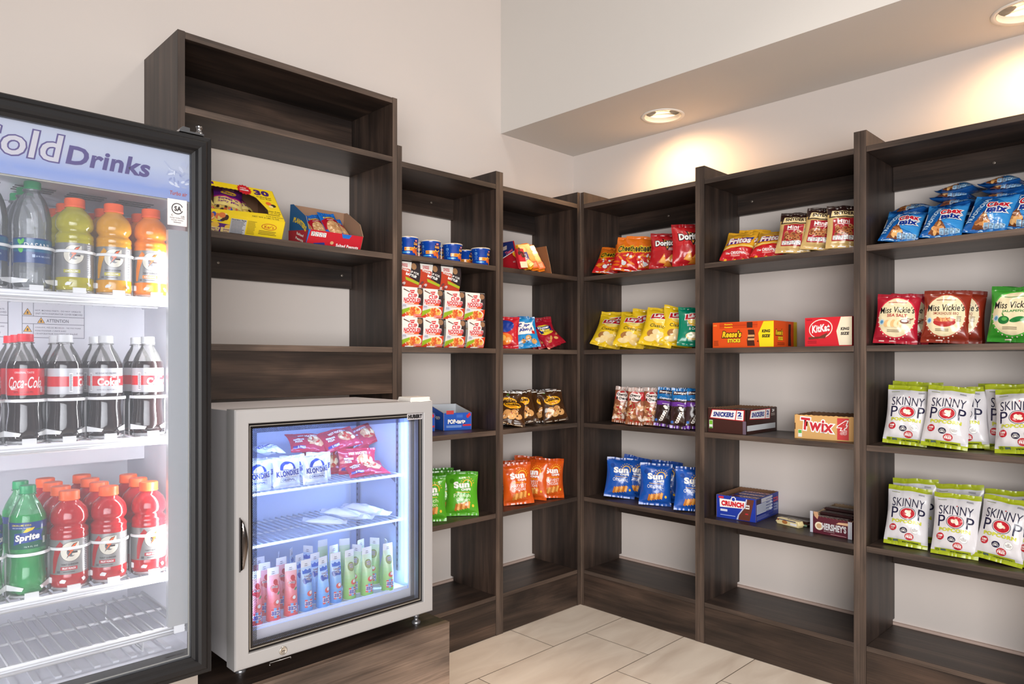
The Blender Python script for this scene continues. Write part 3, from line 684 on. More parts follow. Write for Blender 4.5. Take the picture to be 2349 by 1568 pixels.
# --- freezer packs
P_HOT = [bag('frozen_sandwich_pack', .20, .125, .036, (176, 24, 58), [('e', .034, .062, .046, .03, (206, 150, 104)), ('blobs', 0, .04, .07, .084, 14, .014, .008, [(222, 170, 120), (196, 60, 40), (240, 214, 160)], i), ('p', [(-.055, .084), (.06, .094), (.06, .11), (-.055, .104)], (200, 40, 60)), ('ot', 'HOT POCKETS', 0, .097, .1, .014, WH, (130, 16, 40), {'b': .05, 'rot': 3, 'ow': .05}), ('ot', 'PEPPERONI', -.055, .07, .05, .011, WH, (60, 20, 60), {'b': .04}), ('ot', 'PIZZA', -.058, .056, .036, .011, WH, (60, 20, 60), {'b': .04}),
         ('r', -.09, .016, -.03, .03, (60, 40, 120)), ('t', '2 FREE', -.05, .023, .04, .008, WH)], i, wr=.005, seal=.01) for i in (47, 48, 49)]
P_KLON = [bag('ice_cream_bar', .094, .098, .034, (206, 212, 222), [('p', [(.028*cos(radians(q)), .058+.029*sin(radians(q))) for q in range(0, 181, 12)], (24, 60, 150)), ('p', [(-.018, .06), (-.014, .07), (-.008, .076), (.0, .077), (.008, .08), (.014, .076), (.018, .066), (.017, .06)], WH),
          ('ot', 'KLONDIKE', 0, .048, .078, .019, (24, 50, 130), WH, {'b': .06, 'rot': 4, 'ow': .05}), ('r', -.027, .020, .027, .034, (30, 56, 130)), ('r', -.026, .021, .026, .033, (214, 222, 236)), ('t', 'ORIGINAL', 0, .027, .044, .0075, (24, 50, 130), {'b': .04})], i,
          wr=.0045, pin=.03, seal=.004, fat=0, fin=lambda c: (M((226, 231, 240), .3, .35) if tuple(c) == (206, 212, 222) else FO(c))) for i in (50, 51)]
P_WPK = [bag('wrapped_ice_pop', .062, .155, .03, (232, 236, 244), [], i, wr=.004, pin=.03, seal=.012) for i in (52, 53)]

# ================================================================ cartons, cups, bars (masters)
KRAFT = M((128, 92, 66), .8); KRAFTL = M((176, 148, 118), .8)
def fr(x, z, e): return (x, -e, z)
def carton(name, w, d, h, cols, arts={}, hb=None, hl=None, hr=None, hf=None, lid=False, inner=None, jag=0, seed=1):
    """display carton. cols / arts keyed f,l,r,b,t. Open on top unless lid."""
    mb = MB(); t = .0016; inner = inner or KRAFT
    hf = hf or h; hb = hb or h; hl = hl or h; hr = hr or h
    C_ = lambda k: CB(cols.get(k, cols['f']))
    def wall(pts, nrm, mat):       # pts: outline in 3d on the outer face; nrm: inward offset
        n = len(pts); a = [Vector(p) for p in pts]; b = [p+Vector(nrm)*t for p in a]
        fs = [tuple(range(n)), tuple(range(2*n-1, n-1, -1))]+[(i, (i+1) % n, n+(i+1) % n, n+i) for i in range(n)]
        mb.add([tuple(p) for p in a+b], fs, [mat, inner]+[KRAFTL]*n)
    R = random.Random(seed)
    def top(p0, p1, z0, z1):       # a torn, slightly toothed edge from p0 to p1
        if not jag: return [(p0[0], p0[1], z0), (p1[0], p1[1], z1)]
        n = 24; return [(p0[0]+(p1[0]-p0[0])*i/n, p0[1]+(p1[1]-p0[1])*i/n, z0+(z1-z0)*i/n+(jag if i % 2 else 0)*R.uniform(.4, 1)) for i in range(n+1)]
    w2 = w/2
    if lid:
        mb.box(-w2, w2, 0, d, 0, h, C_('t')); mb.f = mb.f[:-6]; mb.mi = mb.mi[:-6]; mb.sm = mb.sm[:-6]; mb.v = mb.v[:-8]
        vs = [(-w2,0,0),(w2,0,0),(w2,d,0),(-w2,d,0),(-w2,0,h),(w2,0,h),(w2,d,h),(-w2,d,h)]
        mb.add(vs, [(0,3,2,1),(4,5,6,7),(0,1,5,4),(1,2,6,5),(2,3,7,6),(3,0,4,7)], [C_('f'), C_('t'), C_('f'), C_('r'), C_('b'), C_('l')])
    else:
        mb.box(-w2+t, w2-t, t, d-t, 0, t, inner)
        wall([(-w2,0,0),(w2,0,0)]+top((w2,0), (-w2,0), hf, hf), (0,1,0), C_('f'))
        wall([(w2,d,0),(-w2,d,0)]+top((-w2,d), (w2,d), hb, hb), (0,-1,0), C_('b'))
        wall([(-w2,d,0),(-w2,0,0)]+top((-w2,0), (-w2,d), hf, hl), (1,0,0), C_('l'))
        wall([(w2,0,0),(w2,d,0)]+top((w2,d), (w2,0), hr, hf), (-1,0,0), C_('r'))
    if 'f' in arts: art(mb, arts['f'], fr, 0, .0002, .0003, CB)
    if 'r' in arts: art(mb, arts['r'], lambda x, z, e: (w2+e, d/2+x, z), 0, .0002, .0003, CB)
    if 'l' in arts: art(mb, arts['l'], lambda x, z, e: (-w2-e, d/2-x, z), 0, .0002, .0003, CB)
    if 't' in arts: art(mb, arts['t'], lambda x, y, e: (x, y, h+e), 0, .0002, .0003, CB)
    o = mb.obj(name, link=False); KIDS[o.name] = []
    return o
OR = (232, 84, 22); CREAMB = (240, 228, 200)
def sticks_art(s=1): return [('ot', "Reese's", -.02, .058, .078*s, .024, (250, 206, 30), (60, 30, 14), {'b': .05, 'sh': .2, 'ow': .1}), ('ot', 'STICKS', -.006, .030, .05*s, .014, (250, 226, 40), (90, 40, 20), {'b': .06, 'ow': .06})]
P_REESE = carton('candy_carton', .262, .20, .103, {'f': OR, 'r': OR, 't': (150, 66, 30)}, {'f':
    [('r', -.1, .078, .065, .1005, (214, 70, 16)), ('r', -.1, .0885, .065, .0895, (120, 40, 16)), ('t', "Reese's", -.06, .094, .035, .006, (250, 206, 30), {'b': .05}), ('t', "Reese's", -.06, .083, .035, .006, (250, 206, 30), {'b': .05}), ('r', .02, .078, .044, .1005, (66, 32, 20)), ('r', -.128, .088, -.112, .094, (240, 140, 60)),
     ('ot', "Reese's", -.046, .054, .084, .026, (250, 206, 30), (60, 30, 14), {'b': .05, 'sh': .2, 'ow': .1}), ('ot', 'STICKS', -.036, .028, .056, .015, (250, 226, 40), (90, 40, 20), {'b': .06, 'ow': .06}), ('p', [(.022,.006),(.054,.006),(.05,.03),(.054,.05),(.05,.07),(.024,.07),(.026,.05),(.02,.03)], (74, 36, 22)), ('r', .024, .028, .052, .036, (222, 168, 110)), ('r', .024, .042, .052, .050, (222, 168, 110)),
     ('p', [(.074, .002), (.131, .002), (.131, .101), (.09, .101), (.068, .055)], (246, 222, 26)), ('t', 'KING', .100, .063, .034, .012, (40, 26, 20), {'b': .06, 'sh': .15}), ('t', 'SIZE', .100, .044, .034, .012, (40, 26, 20), {'b': .06, 'sh': .15}), ('t', '4', .066, .024, .007, .008, (40, 26, 20)), ('lines', -.126, .008, -.1, .03, 5, (130, 46, 16))],
    'r': [('ot', "Reese's", -.055, .058, .06, .022, (250, 206, 30), (60, 30, 14), {'b': .05, 'sh': .2, 'ow': .1}), ('ot', 'STICKS', -.045, .034, .04, .014, (250, 226, 40), (90, 40, 20), {'b': .06}), ('p', [(.022,.006),(.048,.006),(.044,.05),(.046,.092),(.026,.092),(.024,.05)], (66, 34, 24)), ('r', .07, .0, .1, .103, (222, 190, 30)), ('lines', -.07, .008, .01, .02, 2, (130, 46, 16))]}, lid=True)
RK = (214, 30, 44)
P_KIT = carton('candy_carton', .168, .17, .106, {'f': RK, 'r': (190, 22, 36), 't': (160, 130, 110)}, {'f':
    [('e', -.026, .064, .044, .036, (236, 130, 90), 12), ('e', -.026, .064, .0425, .0345, WH, 12), ('e', -.026, .064, .040, .032, RK, 12), ('t', 'KitKat', -.026, .066, .066, .028, WH, {'b': .04, 'sh': .2, 'rot': 6}), ('p', [(-.07, .034), (-.03, .036), (.0, .05), (-.01, .03), (-.07, .026)], (110, 54, 36)),
     ('p', [(.084, .003), (.04, .003), (.030, .054), (.046, .105), (.084, .105)], CREAMB), ('t', 'KING', .060, .062, .03, .011, (50, 40, 40), {'b': .06, 'sh': .15}), ('t', 'SIZE', .060, .045, .03, .011, (50, 40, 40), {'b': .06, 'sh': .15}), ('lines', -.074, .01, -.03, .022, 2, (150, 16, 30)), ('lines', -.078, .095, -.056, .101, 1, (150, 16, 30))]}, lid=True)
SB_ = (66, 32, 26); BLUE = (26, 44, 130)
def snk(cx, s=1): return [('p', [(cx-.075*s, .058), (cx+.075*s, .052), (cx+.078*s, .096), (cx-.066*s, .094)], (200, 30, 40)), ('p', [(cx-.072*s, .061), (cx+.036*s, .056), (cx+.042*s, .093), (cx-.063*s, .0915)], WH), ('p', [(cx+.04*s, .056), (cx+.072*s, .055), (cx+.074*s, .093), (cx+.046*s, .093)], WH),
    ('t', 'SNICKERS', cx-.014*s, .075, .092*s, .020, BLUE, {'b': .06, 'sh': .25}), ('t', '2', cx+.057*s, .079, .018*s, .018, BLUE, {'b': .05}), ('t', 'BARS', cx+.057*s, .064, .018*s, .004, BLUE, {'b': .04})]
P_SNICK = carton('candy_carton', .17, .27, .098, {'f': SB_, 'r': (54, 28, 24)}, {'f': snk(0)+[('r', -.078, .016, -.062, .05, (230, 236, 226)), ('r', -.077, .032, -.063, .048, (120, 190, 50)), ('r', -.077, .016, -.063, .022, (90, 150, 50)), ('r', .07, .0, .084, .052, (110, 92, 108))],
    'r': snk(-.02, 1.2)+[('r', -.13, .012, .12, .034, (200, 204, 208)), ('lines', .08, .064, .125, .076, 2, (190, 180, 170)), ('t', '24', .1, .086, .02, .012, WH, {'b': .05})]}, jag=.003, seed=2)
TW = (216, 168, 104)
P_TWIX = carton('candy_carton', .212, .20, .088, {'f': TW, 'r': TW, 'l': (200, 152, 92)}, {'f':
    [('ot', 'Twix', -.024, .053, .118, .046, (200, 40, 54), WH, {'b': .03, 'ow': .07, 'rot': -4}), ('r', .048, .004, .088, .083, (206, 60, 62)), ('ot', '4', .066, .056, .034, .034, (206, 60, 62), WH, {'b': .03, 'sh': .3, 'ow': .06}), ('ot', 'to', .074, .037, .014, .009, (206, 60, 62), WH, {'b': .03, 'sh': .2, 'ow': .06}), ('ot', 'GO', .070, .028, .022, .010, (206, 60, 62), WH, {'b': .03, 'sh': .2, 'ow': .06}),
     ('r', -.092, .006, -.078, .034, (236, 236, 226)), ('r', -.091, .020, -.079, .032, (90, 180, 70)), ('r', -.105, .034, -.102, .058, (60, 36, 24))]}, jag=.003, seed=3)
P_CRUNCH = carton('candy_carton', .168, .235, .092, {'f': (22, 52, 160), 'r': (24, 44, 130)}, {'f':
    [('r', -.074, .080, -.052, .088, (210, 40, 50)), ('p', [(-.068, .044), (.036, .048), (.044, .078), (-.07, .078)], WH), ('t', 'CRUNCH', -.014, .061, .096, .022, (206, 30, 44), {'b': .08}), ('p', [(.008, .002), (.058, .002), (.076, .088), (.046, .088), (.038, .056), (.012, .02)], (98, 48, 34)), ('t', '100%', .048, .062, .02, .007, WH, {'b': .04}), ('t', 'Real', .046, .053, .022, .008, WH, {'b': .04}),
     ('p', [(.003, .002), (.010, .002), (.014, .02), (.042, .058), (.048, .088), (.043, .088), (.036, .058), (.01, .022)], (190, 196, 220)), ('r', -.066, .028, -.036, .037, (214, 220, 236)), ('r', .04, .026, .052, .031, (200, 40, 50)), ('lines', -.066, .01, .0, .016, 1, (170, 186, 230)), ('star', -.01, .081, .012, 7, WH), ('star', -.01, .081, .008, 7, (22, 52, 160))],
    'r': [('r', -.112, .030, .05, .068, (206, 212, 226)), ('lines', -.11, .032, .048, .066, 6, (90, 96, 130)), ('r', -.112, .070, -.07, .088, (50, 30, 36)), ('r', -.066, .070, .05, .088, (190, 190, 200)), ('t', 'CRUNCH', .085, .066, .05, .018, (196, 50, 60), {'b': .08}), ('r', .065, .02, .11, .05, (120, 130, 170)), ('lines', -.112, .006, .03, .022, 3, (120, 130, 190))]}, jag=.002, seed=4)
HB = (88, 28, 44)
P_HERS = carton('candy_carton', .158, .19, .080, {'f': HB, 'r': HB, 'l': HB}, {'f':
    [('r', -.079, .0, -.068, .079, (196, 200, 212)), ('r', .064, .0, .079, .062, (196, 200, 212)), ('e', -.044, .028, .016, .015, CREAMB), ('e', -.044, .028, .010, .009, (200, 160, 120)), ('t', "HERSHEY'S", .012, .030, .092, .026, (206, 206, 210), {'b': .05}), ('t', 'MILK CHOCOLATE', -.006, .0125, .04, .003, (200, 190, 190)), ('lines', .0, .003, .06, .007, 1, (190, 150, 150)), ('p', [(-.066, .079), (-.05, .079), (-.046, .066), (-.05, .052), (-.062, .062)], (200, 156, 120)), ('p', [(.02, .046), (.064, .046), (.064, .056), (.03, .053)], (216, 176, 140))]}, hf=.062, hb=.082, hl=.08, hr=.08, jag=.004, seed=5, inner=KRAFTL)
PB = (24, 84, 184)
P_POP = carton('pastry_carton', .10, .125, .070, {'f': PB, 'r': PB, 'l': (30, 96, 196)}, {'f':
    [('ot', 'POP-tarts', -.004, .028, .062, .015, WH, (16, 50, 130), {'b': .06, 'ow': .06}), ('e', .042, .049, .005, .006, (220, 40, 50)), ('e', .036, .044, .005, .006, (206, 34, 44)), ('r', -.04, .052, -.014, .064, (200, 60, 60)), ('r', .018, .012, .048, .018, (200, 40, 60)), ('lines', -.04, .008, .03, .016, 2, (170, 200, 240)), ('r', -.004, .04, .018, .05, (60, 110, 200))],
    'l': [('ot', 'POP-tarts', 0, .04, .07, .015, WH, (16, 50, 130), {'b': .06, 'ow': .06})]}, hf=.056, hb=.078, hl=.078, hr=.078, seed=6, inner=M((196, 200, 206), .6))
# wrapped bars and packs
def bar(name, w, d, h, col, items=[], metal=0):
    mb = MB(); n = 8; prof = []
    for i in range(13):
        a = pi*i/12-pi/2; prof.append((d/2*max(-1, min(1, 1.25*sin(a))), h*.5+h/2*cos(a)*1))
    ys = [(-d/2, h*.1), (-d/2*.96, h*.8), (-d/2*.8, h), (d/2*.8, h), (d/2*.96, h*.8), (d/2, h*.1), (d/2*.9, 0), (-d/2*.9, 0)]
    xs = [(-w/2, .15), (-w/2*.94, .3), (-w/2*.88, 1), (w/2*.88, 1), (w/2*.94, .3), (w/2, .15)]
    vs = [(x, y*(.96+.04*k), h*.4+(z-h*.4)*k) for x, k in xs for y, z in ys]; fs = []
    for i in range(5):
        for j in range(8): fs.append((i*8+j, i*8+(j+1) % 8, (i+1)*8+(j+1) % 8, (i+1)*8+j))
    fs += [tuple(range(8)), tuple(range(40, 48))]
    mb.add(vs, fs, M(col, .3, metal))
    tp = [i for i in items if i[0] != 'F']
    art(mb, tp, lambda x, y, e: (x, y, h+e), 0)
    art(mb, [i[1] for i in items if i[0] == 'F'], lambda x, z, e: (x, -d/2*.98-e-(.0), z), 0)
    o = mb.obj(name, link=False); KIDS[o.name] = []; return o
P_BCRU = bar('candy_bar', .145, .055, .011, (30, 48, 130), [('t', 'CRUNCH', 0, 0, .11, .03, (196, 60, 70), {'b': .08})])
P_BHER = bar('candy_bar', .135, .045, .009, (58, 32, 34), [('t', "HERSHEY'S", 0, 0, .11, .024, (150, 140, 138), {'b': .04})])
P_BSNI = bar('candy_bar', .15, .034, .022, (52, 34, 50), [('r', -.06, -.012, .06, .012, (206, 208, 214)), ('t', 'SNICKERS', 0, 0, .11, .018, (40, 50, 130), {'b': .06, 'sh': .2})])
P_BTWI = bar('candy_bar', .15, .034, .022, (176, 160, 150), [('t', 'Twix', 0, 0, .08, .02, (190, 50, 60), {'b': .07})])
P_BALM = bar('candy_bar', .112, .03, .024, (232, 214, 160), [('t', 'almond', .02, .0, .06, .012, (60, 40, 30), {'b': .04}), ('F', ('e', -.012, .012, .013, .007, (186, 120, 66))), ('F', ('r', .014, .005, .044, .014, WH)), ('F', ('e', -.044, .018, .006, .004, (150, 90, 60))), ('F', ('r', -.04, .019, .04, .022, (40, 50, 110)))])
P_BMINT = bar('candy_bar', .118, .032, .018, (74, 44, 36), [('t', 'Milky Way', 0, .0, .09, .012, (200, 214, 190), {'b': .04}), ('F', ('r', -.05, .001, .055, .008, (150, 190, 160)))])
P_CRK1 = bar('cracker_pack', .135, .042, .024, (240, 176, 40), [('r', -.02, -.02, .02, .02, (36, 60, 140)), ('lines', -.012, -.012, .012, .012, 3, WH), ('r', .02, -.02, .06, .02, (246, 200, 110)), ('e', .036, 0, .016, .016, (250, 216, 140)), ('t', 'Toasty', -.04, 0, .03, .01, (200, 40, 50), {'rot': 90})])
P_CRK2 = bar('cracker_pack', .15, .042, .022, (240, 130, 30), [('r', -.066, -.02, -.03, .02, (226, 84, 30)), ('lines', -.06, -.012, -.034, .012, 3, (250, 200, 170)), ('e', -.01, 0, .015, .017, (250, 160, 50)), ('e', .02, 0, .015, .017, (250, 160, 50)), ('e', .05, 0, .015, .017, (250, 160, 50))])
P_CRK3 = bar('cracker_pack', .1, .042, .024, (206, 40, 50), [('r', -.05, -.02, -.02, .02, (240, 226, 190)), ('blobs', .0, -.014, .044, .014, 9, .008, .006, [(110, 60, 40), (70, 40, 30)], 4)])
# ---- big yellow trail-mix carton: sloping face with a torn window
def kars():
    mb = MB(); w = .30; w2 = w/2; Y = CB((246, 214, 28)); t = .0015
    P = [(.026, 0), (0, .057), (.095, .176), (.20, .176), (.20, 0)]
    for s in (-1, 1):
        x = s*w2; vs = [(x, y, z) for y, z in P]+[(x-s*t, y, z) for y, z in P]; n = 5
        mb.add(vs, [tuple(range(n)) if s < 0 else tuple(reversed(range(n))), tuple(reversed(range(n, 2*n))) if s < 0 else tuple(range(n, 2*n))]+[(i, (i+1) % n, n+(i+1) % n, n+i) for i in range(n)], [Y, KRAFT]+[KRAFTL]*n)
    def pane(a, b, mat): mb.add([(-w2, a[0], a[1]), (w2, a[0], a[1]), (w2, b[0], b[1]), (-w2, b[0], b[1])], [(0, 1, 2, 3)], mat)
    pane(P[0], P[1], Y); pane(P[2], P[3], Y); pane(P[3], P[4], KRAFT); pane((.028, .002), (.2, .002), KRAFT)
    L = math.hypot(.095, .119); dy, dz = .095/L, .119/L
    def sl(x, v, e): return (x, v*dy-e*dz, .057+v*dz+e*dy)
    # window outline on the slope, toothed along the top
    R = random.Random(4); top = [(-.13+.21*i/30, L-.026+(.002 if i % 2 else 0)-(.0 if i < 24 else (i-24)*.004)) for i in range(31)]
    hole = [(-.13, .012), (.10, .030), (.104, .05)]+list(reversed(top))
    outer = [(-w2, 0), (w2, 0), (w2, L), (-w2, L)]
    tr = geometry.tessellate_polygon([[Vector((a, b, 0)) for a, b in outer], [Vector((a, b, 0)) for a, b in hole]])
    allp = outer+hole
    mb.add([sl(a, b, 0) for a, b in allp], [tuple(q) for q in tr], Y); mb.add([sl(a, b, -t) for a, b in allp], [tuple(q) for q in tr], KRAFT)
    PU = (88, 24, 120)
    art(mb, [('r', -.15, L-.016, -.05, L-.004, (88, 24, 120)), ('star', .048, .134, .025, 14, (206, 30, 40)), ('t', 'NEW', .046, .141, .02, .006, WH, {'b': .06}), ('t', 'LARGER', .048, .132, .03, .006, WH, {'b': .06}), ('t', '30', .105, .131, .052, .026, (70, 30, 110), {'b': .06}), ('t', 'Individual', .108, .111, .048, .006, (60, 50, 40)), ('t', '2oz Bags', .112, .102, .04, .006, (60, 50, 40)),
            ('e', .116, .082, .010, .008, (236, 110, 50)), ('e', .13, .074, .009, .007, (60, 40, 30)), ('e', .12, .068, .008, .006, (240, 220, 150)), ('t', 'Gluten free', .118, .045, .052, .006, (70, 60, 30)), ('t', 'for on the go', .120, .036, .05, .006, (70, 60, 30)), ('lines', .096, .024, .14, .031, 1, (120, 100, 30)), ('t', '2 OZ (57g) PACKS', .118, .017, .058, .0055, (60, 50, 40)), ('t', 'NET WT 3 LBS 12 OZ', .085, .008, .09, .0055, (60, 50, 40))], sl, 0, .0002, .0004, CB)
    L2 = math.hypot(.026, .057); ay, az = -.026/L2, .057/L2
    def lo(x, v, e): return (x, .026+v*ay-e*az, v*az+e*ay)
    it = [('p', [(-.15, .036), (-.02, .030), (-.04, .001), (-.15, .001)], PU), ('blobs', -.14, .044, -.035, .059, 46, .009, .0075, [(230, 206, 110), (60, 36, 26), (222, 120, 60), (240, 226, 160), (50, 80, 170)], 9)]
    for k in range(3): it += [('e', -.12+.045*k, .028-.003*k, .014, .008, (236, 190, 70)), ('p', [(-.145+.045*k, .002), (-.107+.045*k, .002), (-.102+.045*k, .018), (-.145+.045*k, .020)], (236, 214, 140)), ('t', "Sweet 'n", -.122+.045*k, .014, .03, .005, (130, 40, 130), {'b': .04}), ('t', 'Salty Mix', -.122+.045*k, .007, .03, .005, (130, 40, 130), {'b': .04})]
    it += [('r', -.028, .002, .022, .052, (196, 198, 204)), ('lines', -.026, .004, .02, .046, 10, (70, 70, 80)), ('t', 'Nutrition Facts', -.003, .049, .046, .004, BK, {'b': .05}), ('lines', .026, .008, .056, .052, 11, (150, 124, 20)), ('e', .098, .040, .026, .0105, (196, 90, 30)), ('e', .098, .040, .0235, .0085, (246, 214, 28)), ('t', "Kar's", .098, .040, .032, .010, (196, 70, 30), {'b': .02}), ('lines', .066, .012, .13, .027, 3, (120, 100, 30))]
    art(mb, it, lo, 0, .0002, .0004, CB)
    o = mb.obj('snack_carton', link=False); KIDS[o.name] = []; return o
P_KARBOX = kars()
def slant_tray(name, w, P, low, cols, front_art, left_art, open_front=False, inner=KRAFT):
    """P: side outline (y,z) starting at the front bottom; low = index of the front edge's top"""
    mb = MB(); w2 = w/2; t = .0015; n = len(P)
    for s, c in ((-1, cols['l']), (1, cols['r'])):
        x = s*w2; vs = [(x, y, z) for y, z in P]+[(x-s*t, y, z) for y, z in P]
        a, b = tuple(range(n)), tuple(range(n, 2*n))
        mb.add(vs, [a if s < 0 else a[::-1], b[::-1] if s < 0 else b]+[(i, (i+1) % n, n+(i+1) % n, n+i) for i in range(n)], [CB(c), inner]+[KRAFTL]*n)
    def pane(a, b, mo, mi_, off):
        mb.add([(-w2, a[0], a[1]), (w2, a[0], a[1]), (w2, b[0], b[1]), (-w2, b[0], b[1])], [(0, 1, 2, 3)], mo)
        mb.add([(-w2+t, a[0]+off, a[1]+.001), (w2-t, a[0]+off, a[1]+.001), (w2-t, b[0]+off, b[1]), (-w2+t, b[0]+off, b[1])], [(3, 2, 1, 0)], mi_)
    if not open_front: pane(P[0], P[1], CB(cols['f']), inner, t)
    bt = P[-2]; pane(P[-1], bt, CB(cols['b']), inner, -t)
    pane((P[0][0]+.001, P[0][1]+.0005), (P[-1][0]-.001, P[-1][1]+.0005), CB(cols['b']), inner, 0)
    L2 = math.hypot(P[1][0]-P[0][0], P[1][1]-P[0][1]); ay, az = (P[1][0]-P[0][0])/L2, (P[1][1]-P[0][1])/L2
    art(mb, front_art, lambda x, v, e: (x, P[0][0]+v*ay-e*az, P[0][1]+v*az+e*ay), 0, .0002, .0003, CB)
    art(mb, left_art, lambda y, z, e: (-w2-e, -y, z), 0, .0002, .0003, CB)
    o = mb.obj(name, link=False); KIDS[o.name] = []; return o
PLB, PLR = (22, 110, 200), (196, 24, 42)
P_PLBOX = slant_tray('snack_carton', .214, [(.02, 0), (0, .047), (.02, .093), (.107, .147), (.13, .150), (.145, 0)], 1, dict(f=PLR, l=(24, 92, 150), r=PLR, b=PLB),
    [('p', [(-.107, .0), (-.10, .051), (-.107, .051)], PLB)]+facts(-.095, .03, 4, .0125, .015, WH, g=.0145)+[('e', -.012, .014, .007, .006, (214, 170, 120)), ('t', 'Salted Peanuts', .05, .008, .09, .012, WH, {'b': .03}), ('p', [(-.08, .0), (-.036, .0), (-.04, .012), (-.08, .006)], (40, 50, 130)), ('p', [(.02, .05), (.06, .05), (.052, .036), (.026, .036)], PLB)],
    [('p', [(-.143, .002), (-.022, .002), (-.004, .044), (-.1425, .06)], (176, 44, 60)), ('t', 'PLANTERS', -.062, .070, .1, .018, (240, 206, 60), {'b': .06, 'rot': -28, 'arc': .008}), ('t', 'Salted', -.06, .036, .05, .009, WH, {'b': .03, 'rot': -20}), ('t', 'Peanuts', -.064, .020, .056, .009, WH, {'b': .03, 'rot': -20})], inner=M((150, 116, 92), .8))
P_LABOX = slant_tray('cracker_carton', .212, [(.02, 0), (.03, .045), (.055, .134), (.165, .134), (.165, 0)], 1, dict(f=(150, 90, 50), l=(190, 26, 40), r=(150, 90, 50), b=(150, 90, 50)),
    [], [('p', [(-.164, .133), (-.062, .133), (-.05, .09), (-.164, .05)], (34, 48, 110)), ('p', [(-.164, .048), (-.052, .086), (-.051, .090), (-.164, .053)], WH), ('t', 'Toast', -.086, .088, .05, .016, (226, 90, 120), {'b': .06, 'rot': 18}), ('p', [(-.13, .112), (-.1, .118), (-.1, .1), (-.13, .096)], (210, 190, 180)), ('lines', -.06, .036, -.04, .044, 2, (230, 200, 200))], open_front=True, inner=M((150, 96, 58), .8))

# ---- cups
def wrap(r0, z0, r1, z1, front=0):
    """maps (arc length, height) onto a cone"""
    def f(x, z, e):
        k = (z-z0)/(z1-z0); r = r0+(r1-r0)*k; a = x/((r0+r1)/2)+front
        return ((r+e)*sin(a), -(r+e)*cos(a), z)
    return f
MB_ = (16, 70, 168)
def mac():
    b = MB(); b.lathe([(.0315, 0), (.033, .002), (.0345, .006), (.0385, .060), (.0392, .0605), (.0395, .069)], 40, FO(MB_))
    it = [('e', .030, .043, .015, .023, (30, 110, 200)), ('e', .030, .043, .0138, .0215, (20, 36, 100)), ('e', .030, .058, .007, .004, (200, 40, 60)), ('t', 'KRAFT', .030, .058, .010, .0035, WH, {'b': .05}), ('t', 'MACARONI', .030, .050, .022, .004, (248, 170, 60), {'b': .06}), ('t', 'CHEESE', .030, .0445, .023, .006, (250, 180, 70), {'b': .07}),
          ('p', [(.020+.0105*(1-cos(a_))*1.0, .036-.009*sin(a_)) for a_ in [pi*i/10 for i in range(11)]]+[(.0235+.007*(1-cos(a_)), .036-.0055*sin(a_)) for a_ in [pi*(10-i)/10 for i in range(11)]], (252, 190, 50)),
          ('r', -.018, .019, .022, .032, (246, 156, 50)), ('t', 'original', -.004, .0255, .024, .006, (90, 50, 30)), ('blobs', .014, .008, .036, .022, 12, .006, .005, [(226, 110, 50), (240, 140, 70), (206, 90, 40)], 3),
          ('r', -.036, .044, -.026, .053, (130, 180, 220)), ('r', -.034, .046, -.029, .051, MB_), ('e', -.031, .062, .0025, .003, (150, 196, 230)), ('e', -.031, .034, .005, .006, (150, 196, 230)), ('e', -.031, .034, .004, .005, MB_), ('r', -.026, .010, .004, .015, (60, 160, 224)), ('r', -.032, .010, -.028, .017, (60, 140, 210)), ('lines', -.038, .022, -.024, .026, 1, (100, 150, 210))]
    it += [('r', -.075, .046-.010*k, -.055, .049-.010*k, (170, 190, 220)) for k in range(3)]+[('r', -.072, .03, -.055, .042, (40, 130, 200))]
    art(b, it, wrap(.0345, .006, .0385, .060), .005, .00015, .0003)
    l = MB(); l.lathe([(.0395, .069), (.0415, .0692), (.0418, .071), (.0405, .0725)], 40, FO((240, 232, 214)), caps=False)
    l.lathe([(.0405, .0722), (.0404, .0728), (.001, .0730)], 40, FO((246, 176, 40)))
    l.add([(-.006, -.039, .0722), (.006, -.039, .0722), (.007, -.052, .0715), (0, -.055, .071), (-.007, -.052, .0715)], [(0, 4, 3, 2, 1)], FO((246, 186, 60)))
    return proto('macaroni_cup', [('cup_body', b), ('foil_lid', l)])
P_MAC = mac()
CUPW = (226, 224, 220)
